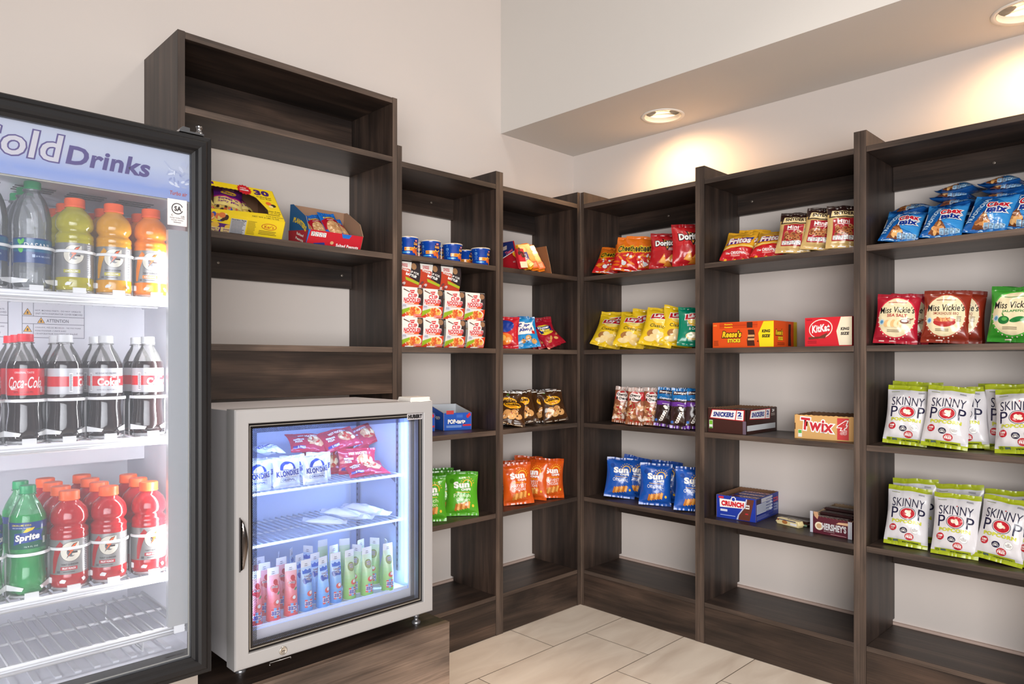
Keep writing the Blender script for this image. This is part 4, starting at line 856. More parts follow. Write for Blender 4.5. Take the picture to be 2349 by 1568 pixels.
def noodle(kind):
    w, h = .1, (.113 if kind == 0 else .098); hh = h
    c = MB(); c.lathe([(.034, .004), (.0365, .006), (.046, hh-.012), (.0485, hh-.010), (.0485, hh-.005)], 32, CB(CUPW))
    ring = [('r', -.07, hh*.68, .07, hh*.72, (190, 160, 110)), ('r', -.07, hh*.14, .07, hh*.18, (190, 160, 110))]+[('r', -.06+.008*i, hh*.69, -.057+.008*i, hh*.8, (200, 176, 130)) for i in range(16)]
    art(c, ring+[('t', 'CUP', .04, hh*.52, .03, .014, (190, 40, 50), {'b': .06}), ('t', 'NO', .05, hh*.38, .03, .016, (190, 40, 50), {'b': .06})], wrap(.0365, .006, .046, hh-.012), .006, .00015, .0003, CB)
    if kind: # spare: the orange third-row sleeves sit over a brown-lidded cup
        c.lathe([(.0485, hh-.008), (.049, hh-.003), (.04, hh-.002)], 32, CB((150, 130, 112)))
    n = 12; s = MB(); t = .0012
    F = []
    for i in range(n+1):
        v = i/n; F.append((-.046-.010*sin(pi*min(1, v*1.0))**.8*.7+.010*(1-v)**1.5-.002*v, v*h))
    def fp(z):
        v = max(0, min(1, z/h)); return -.046-.007*max(0, sin(pi*v))**.8+.010*(1-v)**1.5-.002*v
    w2 = w/2; vs = []; fs = []
    path = F+[(.046, h), (.046, 0.0)]
    path = path+[F[0]]
    for y, z in path: vs += [(-w2, y, z), (w2, y, z)]
    for i in range(len(path)-1): fs.append((2*i, 2*i+1, 2*i+3, 2*i+2))
    s.add(vs, fs, CB((232, 228, 222)))
    vs2 = [];
    for y, z in path: vs2 += [(-w2+.0005, y*.975, .002+z*.975), (w2-.0005, y*.975, .002+z*.975)]
    s.add(vs2, [tuple(reversed(f)) for f in fs], CB((196, 190, 182)))
    RD = (206, 36, 48)
    if kind == 0:
        it = [('p', [(.02, .05), (.05, .044), (.05, .112), (.024, .112), (.028, .085)], (52, 40, 42)), ('p', [(-.05, 0), (.05, 0), (.05, .046), (.02, .04), (-.05, .012)], (206, 66, 34)), ('p', [(-.038, .106), (-.012, .095), (-.012, .092), (-.04, .102)], (90, 50, 40)), ('p', [(-.012, .101), (.012, .103), (.006, .090), (-.006, .089)], (206, 36, 44)), ('lines', -.008, .094, .008, .099, 1, WH),
              ('e', .034, .098, .012, .011, (150, 110, 80)), ('ot', 'CUP', 0, .080, .042, .017, RD, WH, {'b': .05, 'ow': .08}), ('ot', 'NOODLES', -.002, .063, .076, .018, RD, WH, {'b': .05, 'ow': .08}), ('r', -.034, .048, .030, .055, (232, 94, 50)), ('t', 'CHICKEN', -.010, .0515, .034, .0045, WH, {'b': .06}),
              ('e', .008, .022, .038, .021, (240, 232, 224)), ('e', .008, .021, .034, .018, (244, 190, 90)), ('blobs', -.02, .006, .036, .034, 26, .007, .0045, [(250, 214, 120), (230, 130, 60), (240, 170, 90), (222, 96, 50)], 6), ('p', [(-.05, .002), (-.05, .024), (-.012, .036), (-.01, .026)], (150, 180, 36)), ('e', -.034, .042, .014, .009, (222, 220, 228)), ('lines', -.044, .037, -.026, .046, 3, (70, 70, 110)), ('r', .012, .004, .048, .012, (226, 130, 120)), ('r', -.026, .0, .012, .004, WH)]
    else:
        it = [('p', [(-.05, 0), (.05, 0), (.05, .03), (.0, .07), (-.05, .075)], (186, 62, 36)), ('p', [(.0, .04), (.05, .02), (.05, .098), (.012, .098), (.006, .07)], (44, 36, 40)), ('e', .02, .082, .012, .013, (160, 120, 84)), ('t', 'CUP NOODLES', -.024, .084, .03, .014, (200, 60, 70), {'b': .04}), ('t', 'WARM UP FOR', .0, .062, .088, .009, WH, {'b': .07, 'rot': -12}), ('t', 'BATTLE!', .008, .047, .05, .010, WH, {'b': .07, 'rot': -12}),
              ('p', [(-.018, .040), (-.014, .028), (.048, .012), (.048, .022)], (170, 184, 40)), ('blobs', -.045, .004, -.01, .024, 8, .008, .005, [(150, 50, 40), (120, 60, 60), (210, 190, 190)], 8)]
    art(s, it, lambda x, z, e: (x, fp(z)-e, z), .006, .00018, .0004, CB)
    return proto('noodle_cup', [('paper_cup', c), ('printed_sleeve', s)])
P_NOO = noodle(0); P_NOO2 = noodle(1)

# ================================================================ goods on the shelves
S1, S2, S3, S4, T3 = Z['s1'], Z['s2'], Z['s3'], Z['s4'], Z['T3']
# ---- tall unit
x0 = .949
putA_box = put(P_KARBOX, x0, FA+.004, T3, 0, label='large yellow carton with a torn front window and purple snack bags inside', cat='carton')
for k, (x, dy, zz, yw, ln, rl, lb) in enumerate([(.862, .078, .045, 6, 34, -6, 'purple snack bag inside the yellow carton, farthest left'), (.937, .085, .052, -10, 38, 8, 'purple snack bag standing highest in the middle of the yellow carton'),
        (1.012, .092, .050, 14, 44, -10, 'purple snack bag inside the yellow carton, nearest its right end')]):
    put(P_KAR[k % 2], x, FA+dy-.012, T3+.062, yw, ln, rl, s=.92, label=lb, cat='snack bag', group='purple snack bags in the yellow carton')
put(P_PLBOX, 1.2895, FA+.003, T3, 0, label='blue and red display carton of peanut bags with a raised back', cat='carton')
for k, (x, dy, ln, rl, s_, lb) in enumerate([(1.222, .052, 40, -8, .72, 'small blue and red peanut bag at the left end of its carton'), (1.262, .046, 38, -10, .76, 'small blue and red peanut bag second from the left in its carton'),
        (1.308, .034, 36, -6, .80, 'small blue and red peanut bag drooping over the front of its carton'), (1.352, .048, 40, -9, .76, 'small blue and red peanut bag at the right end of its carton')]):
    put(P_PEA[k % 2], x+.004, FA+dy-.004, T3+(.018 if k != 2 else .024), -4, ln, rl, s=s_*1.12, label=lb, cat='snack bag', group='peanut bags in the blue and red carton')
# ---- macaroni cups
for px, d, yw, nm in [(936, .05, -30, 'front row, leftmost'), (988, .055, -42, 'front row, second from the left'), (1038, .05, -24, 'front row, third from the left'), (1103, .05, -24, 'front row, nearest the right upright'),
        (960, .14, -80, 'back row, behind the gap of the two left cups'), (1012, .14, -80, 'back row, between the second and third front cups'), (1066, .14, -40, 'back row, seen between the two right front cups')]:
    putA(P_MAC, px, d, S1, yw, label='blue macaroni cup with yellow lid, '+nm, cat='cup', group='blue macaroni cups')
# ---- noodle cups, stacked
XN = [1.616, 1.719, 1.832, 1.942]
rown = ['leftmost', 'second from the left', 'third from the left', 'at the right end']
for k, x in enumerate(XN):
    put(P_NOO, x+(.004 if k == 3 else 0), FA+.056, S2, -2, label='white noodle cup in a printed sleeve, bottom row, '+rown[k], cat='noodle cup', group='stacked noodle cups with white sleeves', s=(.94 if k == 3 else 1), sz=1)
    put(P_NOO, x-(.003 if k else 0), FA+.056, S2+.1138, -2-k, label='white noodle cup in a printed sleeve, middle row, '+rown[k], cat='noodle cup', group='stacked noodle cups with white sleeves')
for z in (0, 1): put(P_NOO, 1.905, FA+.165, S2+.1138*z, -40, label='plain side of a noodle cup seen behind the %s row' % ['bottom', 'middle'][z], cat='noodle cup', group='stacked noodle cups with white sleeves')
for k, x in enumerate([1.614, 1.717, 1.820]):
    put(P_NOO2, x, FA+.072, S2+.2278, -2, sz=.98, label='noodle cup in a dark orange sleeve, top row, '+['cut off by the left upright', 'middle of three', 'at the right'][k], cat='noodle cup', group='noodle cups with dark orange sleeves')
# ---- left wall, lower shelves
settle(put(P_POP, 1.946, FA+.150, S3, -16, s=1.3, label='blue open pastry carton standing right of the other one', cat='carton', group='blue pastry cartons'), 'A')
put(P_POP, 1.775, FA+.165, S3, -12, s=1.3, label='blue open pastry carton half hidden behind the freezer corner', cat='carton', group='blue pastry cartons')
for k, (px, d, yw, ln, nm) in enumerate([(1060, .062, -38, 16, 'in front'), (1020, .135, -34, 10, 'second from the front'), (1006, .20, -30, 8, 'at the back'), (985, .07, -34, 12, 'hidden mostly by the freezer')]):
    putA(P_SG[k % 2], px, d, S4, yw, ln, s=.98, label='green bag of multigrain chips, '+nm, cat='snack bag', group='green bags of multigrain chips')
put(P_LABOX, 2.318, FA+.004, S1, 0, label='open cracker carton with a brown inside and a red and blue side', cat='carton')
def stand(p):
    """a bar stood on its end, its top face turned to the front"""
    me = p.data
    me.transform(Matrix(((0, -1, 0, 0), (0, 0, -1, 0), (1, 0, 0, 0), (0, 0, 0, 1)))); return p
for p in (P_CRK1, P_CRK2, P_CRK3): stand(p)
for pr_, x, dy, ln, rl, lb in [(P_CRK1, 2.264, .058, 18, -11, 'yellow and blue cracker pack standing in the open cracker carton'), (P_CRK2, 2.31, .062, 20, -13, 'orange cracker pack standing right of the yellow and blue one'), (P_CRK2, 2.352, .066, 22, -15, 'orange cracker pack nearest the brown inside wall of its carton'),
        (P_CRK3, 2.2, .012, 14, -6, 'red cracker pack leaning on the outside of the cracker carton'), (P_CRK1, 2.236, .03, 30, -40, 'cracker pack lying low at the front of the open cracker carton')]:
    put(pr_, x, FA+dy, S1+(.003 if pr_ != P_CRK3 else 0), -12, ln, rl, s=(.8 if pr_ == P_CRK1 and ln == 30 else .92), label=lb, cat='cracker pack')
for k, (px, d, yw, ln, rl, nm) in enumerate([(1211, .052, -34, 24, -6, 'in front'), (1188, .09, -46, 18, -4, 'second from the front'), (1176, .13, -50, 14, 0, 'third from the front'), (1165, .17, -50, 10, 0, 'at the back')]):
    putA(P_AHOY[k % 2], px, d, S2, yw, ln, rl, s=.98, label='bright blue bag of cookies, '+nm, cat='cookie bag', group='bright blue bags of cookies')
putA(P_RITZ, 1158, .045, S2, -50, 20, label='red and orange snack bag left of the bright blue cookie bags', cat='snack bag')
for k, (px, d, yw, ln, rl, nm) in enumerate([(1279, .055, -22, 40, -24, 'lying lowest in front'), (1262, .085, -30, 26, -14, 'in the middle'), (1250, .12, -36, 14, -8, 'upright at the back')]):
    putA(P_NUT[k % 2], px, d, S2, yw, ln, rl, s=.98, label='crimson bag of peanut biscuits, '+nm, cat='cookie bag', group='crimson bags of peanut biscuits')
for k, (px, d, yw, ln, rl, nm) in enumerate([(1172, .045, -30, 44, 12, 'slumped at the far left'), (1206, .06, -34, 22, -10, 'in front in the left cluster'), (1194, .105, -36, 14, -4, 'behind the front one of the left cluster'), (1184, .145, -36, 8, 0, 'third in depth of the left cluster'), (1205, .19, -30, 4, 0, 'tallest at the back of the left cluster'), (1162, .12, -36, 8, 4, 'dark one against the left upright'),
        (1276, .055, -30, 20, -8, 'in front in the right cluster'), (1254, .095, -38, 12, -4, 'behind the front one of the right cluster'), (1244, .14, -42, 6, -2, 'at the back of the right cluster')]):
    putA(P_COOK[k % 2], px, d, S3, yw, ln, rl, s=1.02, label='brown bag of cookies, '+nm, cat='cookie bag', group='brown bags of cookies')
for k, (px, d, yw, ln, rl, nm) in enumerate([(1191, .05, -30, 10, -3, 'left one of the two in front'), (1262, .055, -26, 8, 3, 'right one of the two in front'), (1222, .10, -70, 6, 0, 'turned sideways between the two front ones'), (1158, .125, -40, 8, 0, 'against the left upright'), (1178, .15, -30, 4, 0, 'at the back on the left'), (1208, .19, -30, 2, 4, 'at the back, top just showing')]):
    putA(P_SO[k % 2], px, d, S4, yw, ln, rl, s=.99, label='orange bag of multigrain chips, '+nm, cat='snack bag', group='orange bags of multigrain chips')
# ---- right wall, bay by the corner
for k, (px, d, yw, ln, rl, nm) in enumerate([(1382, .06, 30, 36, 12, 'lowest at the left'), (1431, .042, 30, 20, 9, 'in front, leaning left'), (1458, .085, 34, 10, 6, 'behind the front one'), (1480, .11, 36, 10, 4, 'last to the right, touching the red bag'), (1424, .16, 20, 20, 6, 'back one, only its top showing')]):
    putB(P_CHEETO[k % 2], px, d, S1, yw, ln, rl, s=.97, label='orange and red bag of cheese puffs, '+nm, cat='snack bag', group='orange and red bags of cheese puffs')
for k, (px, d, yw, ln, rl, nm) in enumerate([(1526, .055, 30, 12, 2, 'the whole one in the middle of the shelf'), (1588, .06, 46, 6, 0, 'the tall one cut off by the upright'), (1562, .12, 30, 8, 0, 'the one hidden between the two front ones')]):
    putB(P_DOR[k % 2], px, d, S1, yw, ln, rl, s=(1.12 if k == 1 else 1), label='dark red bag of tortilla chips, '+nm, cat='snack bag', group='dark red bags of tortilla chips')
for k, (px, d, yw, ln, rl, nm) in enumerate([(1380, .055, 30, 34, 13, 'front row, first from the left'), (1440, .048, 30, 30, 11, 'front row, second from the left'), (1501, .040, 30, 22, 12, 'front row, third from the left, tallest'), (1549, .085, 40, 18, 10, 'partly behind the third front one'),
        (1400, .14, 24, 8, 3, 'back row, far left'), (1432, .19, 16, 4, 0, 'back row, its top seen over the left pair'), (1478, .13, 24, 10, 4, 'back row, between the second and third front ones'), (1548, .16, 20, 4, 3, 'back row, highest, at the right')]):
    putB(P_LAY[k % 3], px, d, S2, yw, ln, rl, s=.97, label='yellow bag of potato chips, '+nm, cat='snack bag', group='yellow bags of potato chips')
putB(P_LAYG, 1590, .07, S2, 46, 16, 6, s=.93, label='teal green bag of potato chips cut off by the upright', cat='snack bag')
for k, (px, d, yw, ln, rl, nm) in enumerate([(1423, .075, 28, 6, 6, 'left one of the front three'), (1455, .045, 28, 8, 4, 'middle one of the front three'), (1493, .075, 28, 6, 4, 'right one of the front three'), (1440, .14, 24, 4, 2, 'back row, left'), (1475, .14, 24, 4, 2, 'back row, middle'), (1507, .14, 24, 4, 0, 'back row, right')]):
    putB(P_CHER[k % 2], px, d, S3, yw, ln, rl, s=1, label='clear wrapped pastry with a round red and white label, '+nm, cat='pastry', group='clear wrapped pastries with red labels')
for k, (px, d, yw, ln, rl, nm) in enumerate([(1521, .06, 28, 8, 6, 'left one in front'), (1559, .038, 28, 6, 3, 'middle one in front'), (1594, .06, 46, 6, 4, 'right one, cut off by the upright'), (1542, .12, 26, 4, 2, 'behind, between the left and middle ones'), (1578, .12, 26, 4, 2, 'behind, between the middle and right ones')]):
    putB(P_CUPC[k % 2], px, d, S3, yw, ln, rl, s=1, label='blue and purple cupcake pack, '+nm, cat='cupcake pack', group='blue and purple cupcake packs')
for k, (px, d, yw, ln, rl, nm) in enumerate([(1420, .07, 36, 9, 5, 'leftmost in front'), (1502, .055, 32, 8, 2, 'front middle'), (1584, .05, 40, 8, 4, 'in front, cut off by the upright'), (1448, .12, 20, 6, 10, 'behind the leftmost one'), (1523, .14, 18, 4, 4, 'behind the front middle one')]):
    putB(P_SB[k % 2], px, d, S4, yw, ln, rl, s=1, label='deep blue bag of multigrain chips, '+nm, cat='snack bag', group='deep blue bags of multigrain chips')
# ---- right wall, middle bay
for k, (px, d, yw, ln, rl, nm) in enumerate([(1685, .055, 18, 36, 8, 'leftmost in front'), (1722, .10, 26, 30, 6, 'tucked behind the leftmost one'), (1757, .058, 20, 42, 10, 'right one, touching the pretzel bags')]):
    putB(P_FRI[k % 2], px, d, S1, yw, ln, rl, s=.96, label='red and yellow bag of corn chips, '+nm, cat='snack bag', group='red and yellow bags of corn chips')
for k, (px, d, yw, ln, rl, nm) in enumerate([(1817, .05, 18, 16, 6, 'front row, leftmost'), (1876, .06, 22, 16, 9, 'front row, middle'), (1936, .06, 30, 14, 4, 'front row, right, cut off by the upright'), (1842, .12, 16, 8, 5, 'back row, left, dark top showing'), (1905, .13, 16, 6, 8, 'back row, right, top corner showing')]):
    putB(P_SNY[k % 2], px, d, S1, yw, ln, rl, s=1, label='gold and brown bag of pretzels, '+nm, cat='snack bag', group='gold and brown bags of pretzels')
def boxB(pr_, px0, px1, d, z, w, yw, label, **k):
    y = (by(px0, d)+by(px1, d))/2; return settle(put(pr_, FB+d, y, z, -90+yw, label=label, cat='carton', **k), 'B')
boxB(P_REESE, 1634, 1776, .03, S2, .262, -1, 'closed orange candy carton with a yellow arrow end')
boxB(P_KIT, 1846, 1955, .032, S2, .168, 0, 'closed red candy carton with a cream end panel')
snb = boxB(P_SNICK, 1622, 1710, .06, S3, .17, 0, 'dark brown open candy carton with a slanted white lettering band')
twb = boxB(P_TWIX, 1825, 1957, .055, S3, .21, 4, 'tan open candy carton with large red lettering')
crb = boxB(P_CRUNCH, 1648, 1740, .075, S4, .167, 4, 'blue open candy carton with red lettering on white')
hrb = boxB(P_HERS, 1858, 1955, .06, S4, .158, -6, 'maroon open candy carton with large silver lettering')
def in_box(pr_, x, y, z, yaw, label, group, **k): put(pr_, x, y, z, yaw, label=label, cat='candy bar', group=group, **k)
yc = snb.location.y
for k in range(5): in_box(P_BSNI, FB+.085+.037*k, yc, S3+.066, -90, 'dark candy bar on top in the dark brown open carton', 'bars on top in the dark brown carton', lean=0)
for k in range(5): in_box(P_BSNI, FB+.085+.037*k, yc, S3+.003, -90, 'dark candy bar on the bottom of the dark brown open carton', 'bars under the top layer in the dark brown carton', sz=2.75)
yc = twb.location.y
for k in range(4): in_box(P_BTWI, FB+.085+.036*k, yc, S3+.056, -86, 'silvery red candy bar on top in the tan open carton', 'bars on top in the tan carton', s=1)
for k in range(4): in_box(P_BTWI, FB+.085+.036*k, yc, S3+.003, -86, 'silvery red candy bar low in the tan open carton', 'bars under the top layer in the tan carton', sz=2.3)
yc = crb.location.y
for k in range(3):
    for j in range(7): in_box(P_BCRU, FB+.125+.057*k, yc-.004, S4+.0025+.0118*j, -86+j % 3, 'blue candy bar stacked in the blue open carton'+[', pile at the front', ', middle pile', ', pile at the back'][k], 'blue candy bars in the '+['front', 'middle', 'back'][k]+' pile')
yc = hrb.location.y
for k in range(3):
    for j in range(6+(k > 0)+(k > 1)): in_box(P_BHER, FB+.092+.048*k, yc+.003*(j % 2), S4+.0025+.0098*j, -97+3*(j % 3), 'dark brown candy bar stacked in the maroon open carton'+[', pile at the front', ', middle pile', ', pile at the back'][k], 'dark brown candy bars in the '+['front', 'middle', 'back'][k]+' pile')
put(P_BALM, FB+.115, by(1812, .115), S4, -106, label='cream wrapped almond candy bar lying loose on the shelf', cat='candy bar')
put(P_BMINT, FB+.16, by(1829, .16), S4, -103, label='brown and pale green candy bar lying behind the cream one', cat='candy bar')
# ---- right wall, bay at the right edge of the photo
for k, (px, d, yw, ln, rl, nm) in enumerate([(2058, .035, 10, 46, 7, 'front row, leftmost'), (2156, .03, 6, 44, 4, 'front row, second from the left'), (2256, .03, 4, 40, 9, 'front row, third from the left'), (2332, .075, 0, 36, 8, 'behind the third front one')]):
    putB(P_CHEX[k % 3], px, d, S1, yw, ln, rl, s=1.03, label='blue bag of snack mix standing, '+nm, cat='snack bag', group='blue bags of snack mix')
R = random.Random(8)
for c, px in enumerate([2078, 2180, 2292]):
    n = [6, 8, 8][c]
    for j in range(n):
        putB(P_CHEX[j % 3], px+R.uniform(-7, 7), .125+R.uniform(-.006, .008), S1+.002+.0234*j, R.uniform(-9, 9), 86, R.uniform(-3, 3), s=.98, label='blue bag of snack mix lying flat in the %s pile, %s' % (['left', 'middle', 'right'][c], 'topmost' if j == n-1 else 'under the top one'), cat='snack bag', group='blue bags of snack mix')
for pl, px, d, yw, ln, rl, lb in [(P_VR, 2052, .05, 10, 10, 4, 'crimson bag of kettle chips with a cream oval, in front'), (P_VR, 2078, .11, 8, 8, 6, 'crimson bag of kettle chips behind the other crimson one'),
        (P_VB, 2165, .045, 6, 8, 3, 'rust brown bag of kettle chips, in front'), (P_VB, 2196, .10, 4, 6, 4, 'rust brown bag of kettle chips, second in depth'), (P_VB, 2204, .155, 2, 4, 2, 'rust brown bag of kettle chips, third in depth'), (P_VB, 2180, .21, 0, 2, 0, 'rust brown bag of kettle chips, against the wall'),
        (P_VG, 2322, .05, -2, 8, 3, 'green bag of kettle chips, in front'), (P_VG, 2345, .11, 0, 6, 4, 'green bag of kettle chips, second in depth'), (P_VG, 2352, .17, 0, 4, 2, 'green bag of kettle chips, at the back')]:
    putB(pl[int(d*100) % 2], px, d, S2, yw, ln, rl, s=.99, label=lb, cat='snack bag', group='kettle chip bags')
for k, (px, d, yw, ln, rl, nm) in enumerate([(2074, .06, 10, 6, 4, 'upper shelf, front left'), (2164, .045, 6, 6, 5, 'upper shelf, front middle'), (2214, .105, 4, 5, -3, 'upper shelf, behind the front middle one'), (2256, .155, 2, 4, 0, 'upper shelf, deep behind, mostly hidden'), (2340, .05, -4, 7, -3, 'upper shelf, front right, cut off by the frame'),
        (2092, .125, 4, 3, 2, 'upper shelf, second row, left'), (2110, .19, 2, 2, 0, 'upper shelf, back row, left'), (2318, .13, 0, 3, 0, 'upper shelf, second row, right'), (2300, .19, 0, 2, 0, 'upper shelf, back row, right')]):
    putB(P_SK[k % 4], px, d, S3, yw, ln if k > 4 else ln+6, rl, s=(1.0 if k > 4 else .95), label='white and lime popcorn bag, '+nm, cat='popcorn bag', group='white and lime popcorn bags')
for k, (px, d, yw, ln, rl, nm) in enumerate([(2076, .075, 10, 10, 3, 'lower shelf, front left'), (2188, .055, 4, 9, 1, 'lower shelf, front middle'), (2286, .055, -4, 9, 6, 'lower shelf, front right'), (2402, .055, -6, 8, 2, 'lower shelf, cut off by the frame'),
        (2108, .165, 4, 4, -4, 'lower shelf, back row, left'), (2206, .165, 0, 4, -3, 'lower shelf, back row, middle'), (2318, .165, 0, 4, 0, 'lower shelf, back row, right')]):
    putB(P_SK[(k+1) % 4], px, d, S4, yw, ln if k > 3 else ln+5, rl, s=(1.02 if k > 3 else .95), label='white and lime popcorn bag, '+nm, cat='popcorn bag', group='white and lime popcorn bags')

# ================================================================ tall drinks fridge
FYF = 1.62                                  # front plane of its door
BLK = M((19, 18, 20), .5, spec=.35); BLK2 = M((20, 19, 22), .5); LIN = M((214, 214, 222), .35); WHP = M((248, 248, 250), .35); CHR = M((190, 192, 196), .22, 1)
GLASS = clear('door_glass', (210, 216, 226), .055, .03, .05)
def frame_loop(mb, x0, x1, z0, z1, prof, mat):
    """mitred frame; prof = (inset, y) points"""
    vs = []; n = len(prof)
    for i, y in prof: vs += [(x0+i, y, z0+i), (x1-i, y, z0+i), (x1-i, y, z1-i), (x0+i, y, z1-i)]
    fs = []; mm = []
    for k in range(n-1):
        for j in range(4): j2 = (j+1) % 4; fs.append((k*4+j, k*4+j2, (k+1)*4+j2, (k+1)*4+j)); mm.append(mat[k] if isinstance(mat, list) else mat)
    mb.add(vs, fs, mm)
def shell(mb, x0, x1, y0, y1, z0, z1, ix0, ix1, iy1, iz0, iz1, out, inn, skip=()):
    """open-fronted cabinet: outer box, inner liner, front rim"""
    V = [(x0,y0,z0),(x1,y0,z0),(x1,y0,z1),(x0,y0,z1),(x0,y1,z0),(x1,y1,z0),(x1,y1,z1),(x0,y1,z1)]
    mb.add(V, [(0,4,5,1),(1,5,6,2),(2,6,7,3),(3,7,4,0),(4,7,6,5)], out)
    I = [(ix0,y0,iz0),(ix1,y0,iz0),(ix1,y0,iz1),(ix0,y0,iz1),(ix0,iy1,iz0),(ix1,iy1,iz0),(ix1,iy1,iz1),(ix0,iy1,iz1)]
    mb.add(I, [(0,1,5,4),(1,2,6,5),(2,3,7,6),(3,0,4,7),(4,5,6,7)], inn)
    mb.add(V[:4]+I[:4], [(0,1,5,4),(1,2,6,5),(2,3,7,6),(3,0,4,7)], out)
FX0, FX1, FZ0, FZ1 = .04, .645, .449, 1.668
fr_ = empty('drinks_fridge', (0, 0, 0)); tag(fr_, 'tall black-framed glass-door drinks fridge standing at the left edge', 'fridge')
c = MB(); shell(c, .044, .641, 1.672, 2.40, .45, 1.655, .085, .612, 2.13, .502, 1.532, BLK2, LIN)
c.box(.048, .636, 1.70, 2.40, .06, .4495, BLK2)
c.box(.16, .612, 1.99, 2.129, .905, 1.531, M((206, 206, 214), .4))           # evaporator cover
for gx in (.10, .20, .30, .40, .50):                                         # vent slots in the ceiling of the cabinet
    for k in range(3): c.box(gx, gx+.075, 1.80+.022*k, 1.806+.022*k, 1.5305, 1.5318, M((70, 60, 56), .6))
for k in range(14): c.box(.1+.036*k, .112+.036*k, 1.70, 2.12, .502, .506, M((206, 206, 212), .35))
c.obj('cabinet', fr_)
m = MB(); m.box(.05, .636, 1.69, 1.70, .4, .447, CHR); m.box(.05, .636, 1.675, 1.6985, .08, .39, M((60, 58, 62), .5))
for k in range(9): m.box(.08, .6, 1.673, 1.6755, .11+.03*k, .12+.03*k, M((30, 30, 32), .5))
m.obj('lower_grille', fr_)
for x in (.08, .6): MB().lathe([(.02, 0), (.02, .03), (.01, .032), (.01, .062)], 16, BLK2, cx=x, cy=1.74).obj('foot', fr_)
d = MB(); frame_loop(d, FX0, FX1, FZ0, FZ1, [(0, 1.668), (0, 1.634), (.004, 1.628), (.011, 1.627), (.014, 1.623), (.017, 1.6205), (.027, 1.62), (.033, 1.623), (.037, 1.630), (.044, 1.634), (.044, 1.66)], BLK)
df_ = d.obj('door_frame', fr_)
g = MB(); g.box(FX0+.040, FX1-.040, 1.6385, 1.6425, FZ0+.040, FZ1-.036, GLASS); gp = g.obj('glass_pane', fr_)
s_ = MB(); frame_loop(s_, FX0+.0435, FX1-.0435, FZ0+.0435, 1.5175, [(0, 1.645), (0, 1.6485), (.003, 1.6485)], M((196, 190, 176), .4, .4)); s_.obj('spacer_bar', fr_)
# printed header behind the glass, lit from behind
hm = bpy.data.materials.new('lit_header'); hm.use_nodes = True; N, L = nodes(hm); b = N['Principled BSDF']
tc = N.new('ShaderNodeTexCoord'); sp = N.new('ShaderNodeSeparateXYZ'); mr = N.new('ShaderNodeMapRange'); mr.inputs[1].default_value = 1.512; mr.inputs[2].default_value = 1.63
rp = N.new('ShaderNodeValToRGB'); e = rp.color_ramp.elements
e[0].position = 0; e[0].color = lin((156, 170, 216)); e[1].position = 1; e[1].color = lin((194, 199, 216))
for p, cc in ((.2, (140, 160, 214)), (.38, (172, 182, 216)), (.62, (194, 200, 218))): q = e.new(p); q.color = lin(cc)
nz = N.new('ShaderNodeTexNoise'); nz.inputs['Scale'].default_value = 9; nz.inputs['Detail'].default_value = 4
mp = N.new('ShaderNodeMapping'); mp.inputs['Scale'].default_value = (1, 1, 3)
mx = N.new('ShaderNodeMix'); mx.data_type = 'RGBA'; mx.inputs[7].default_value = lin((200, 198, 204))
mr2 = N.new('ShaderNodeMapRange'); mr2.inputs[1].default_value = .5; mr2.inputs[2].default_value = .8; mr2.inputs[4].default_value = .55
L.new(tc.outputs['Object'], sp.inputs[0]); L.new(sp.outputs['Z'], mr.inputs[0]); L.new(mr.outputs[0], rp.inputs[0]); L.new(tc.outputs['Object'], mp.inputs[0]); L.new(mp.outputs[0], nz.inputs['Vector'])
L.new(nz.outputs['Fac'], mr2.inputs[0]); L.new(mr2.outputs[0], mx.inputs[0]); L.new(rp.outputs[0], mx.inputs[6]); L.new(mx.outputs[2], b.inputs['Base Color']); L.new(mx.outputs[2], b.inputs['Emission Color'])
b.inputs['Emission Strength'].default_value = .06; b.inputs['Roughness'].default_value = .4
h = MB(); h.box(FX0+.044, FX1-.044, 1.6465, 1.6565, 1.5175, 1.6275, hm)
PUR = (72, 50, 124)
art(h, [('t', 'Cold', .277, 1.584, .158, .056, PUR, {'sh': .18, 'b': .015, 'o': .036}), ('t', 'Cold', .277, 1.584, .158, .056, (214, 208, 212), {'sh': .18, 'b': .015}), ('t', 'Drinks', .4385, 1.576, .160, .039, PUR, {'sh': .18, 'b': .03}), ('t', 'Turbo air', .5775, 1.5325, .037, .009, (196, 60, 40), {'sh': .2, 'b': .02}),
        ('blobs', .555, 1.542, .598, 1.585, 22, .0055, .0022, [(176, 184, 212), (226, 230, 242), (150, 160, 200)], 5), ('p', [(.545, 1.60), (.56, 1.583), (.598, 1.578), (.598, 1.581), (.562, 1.586), (.549, 1.60)], (184, 190, 214)), ('blobs', .575, 1.585, .597, 1.602, 6, .007, .003, [(190, 196, 218), (214, 218, 234)], 6)],
    lambda x, z, e: (x, 1.6465-e, z), 0, .0002, .0003, lambda c: M(c, .5, emit=.03))
h.obj('header_sign', fr_)
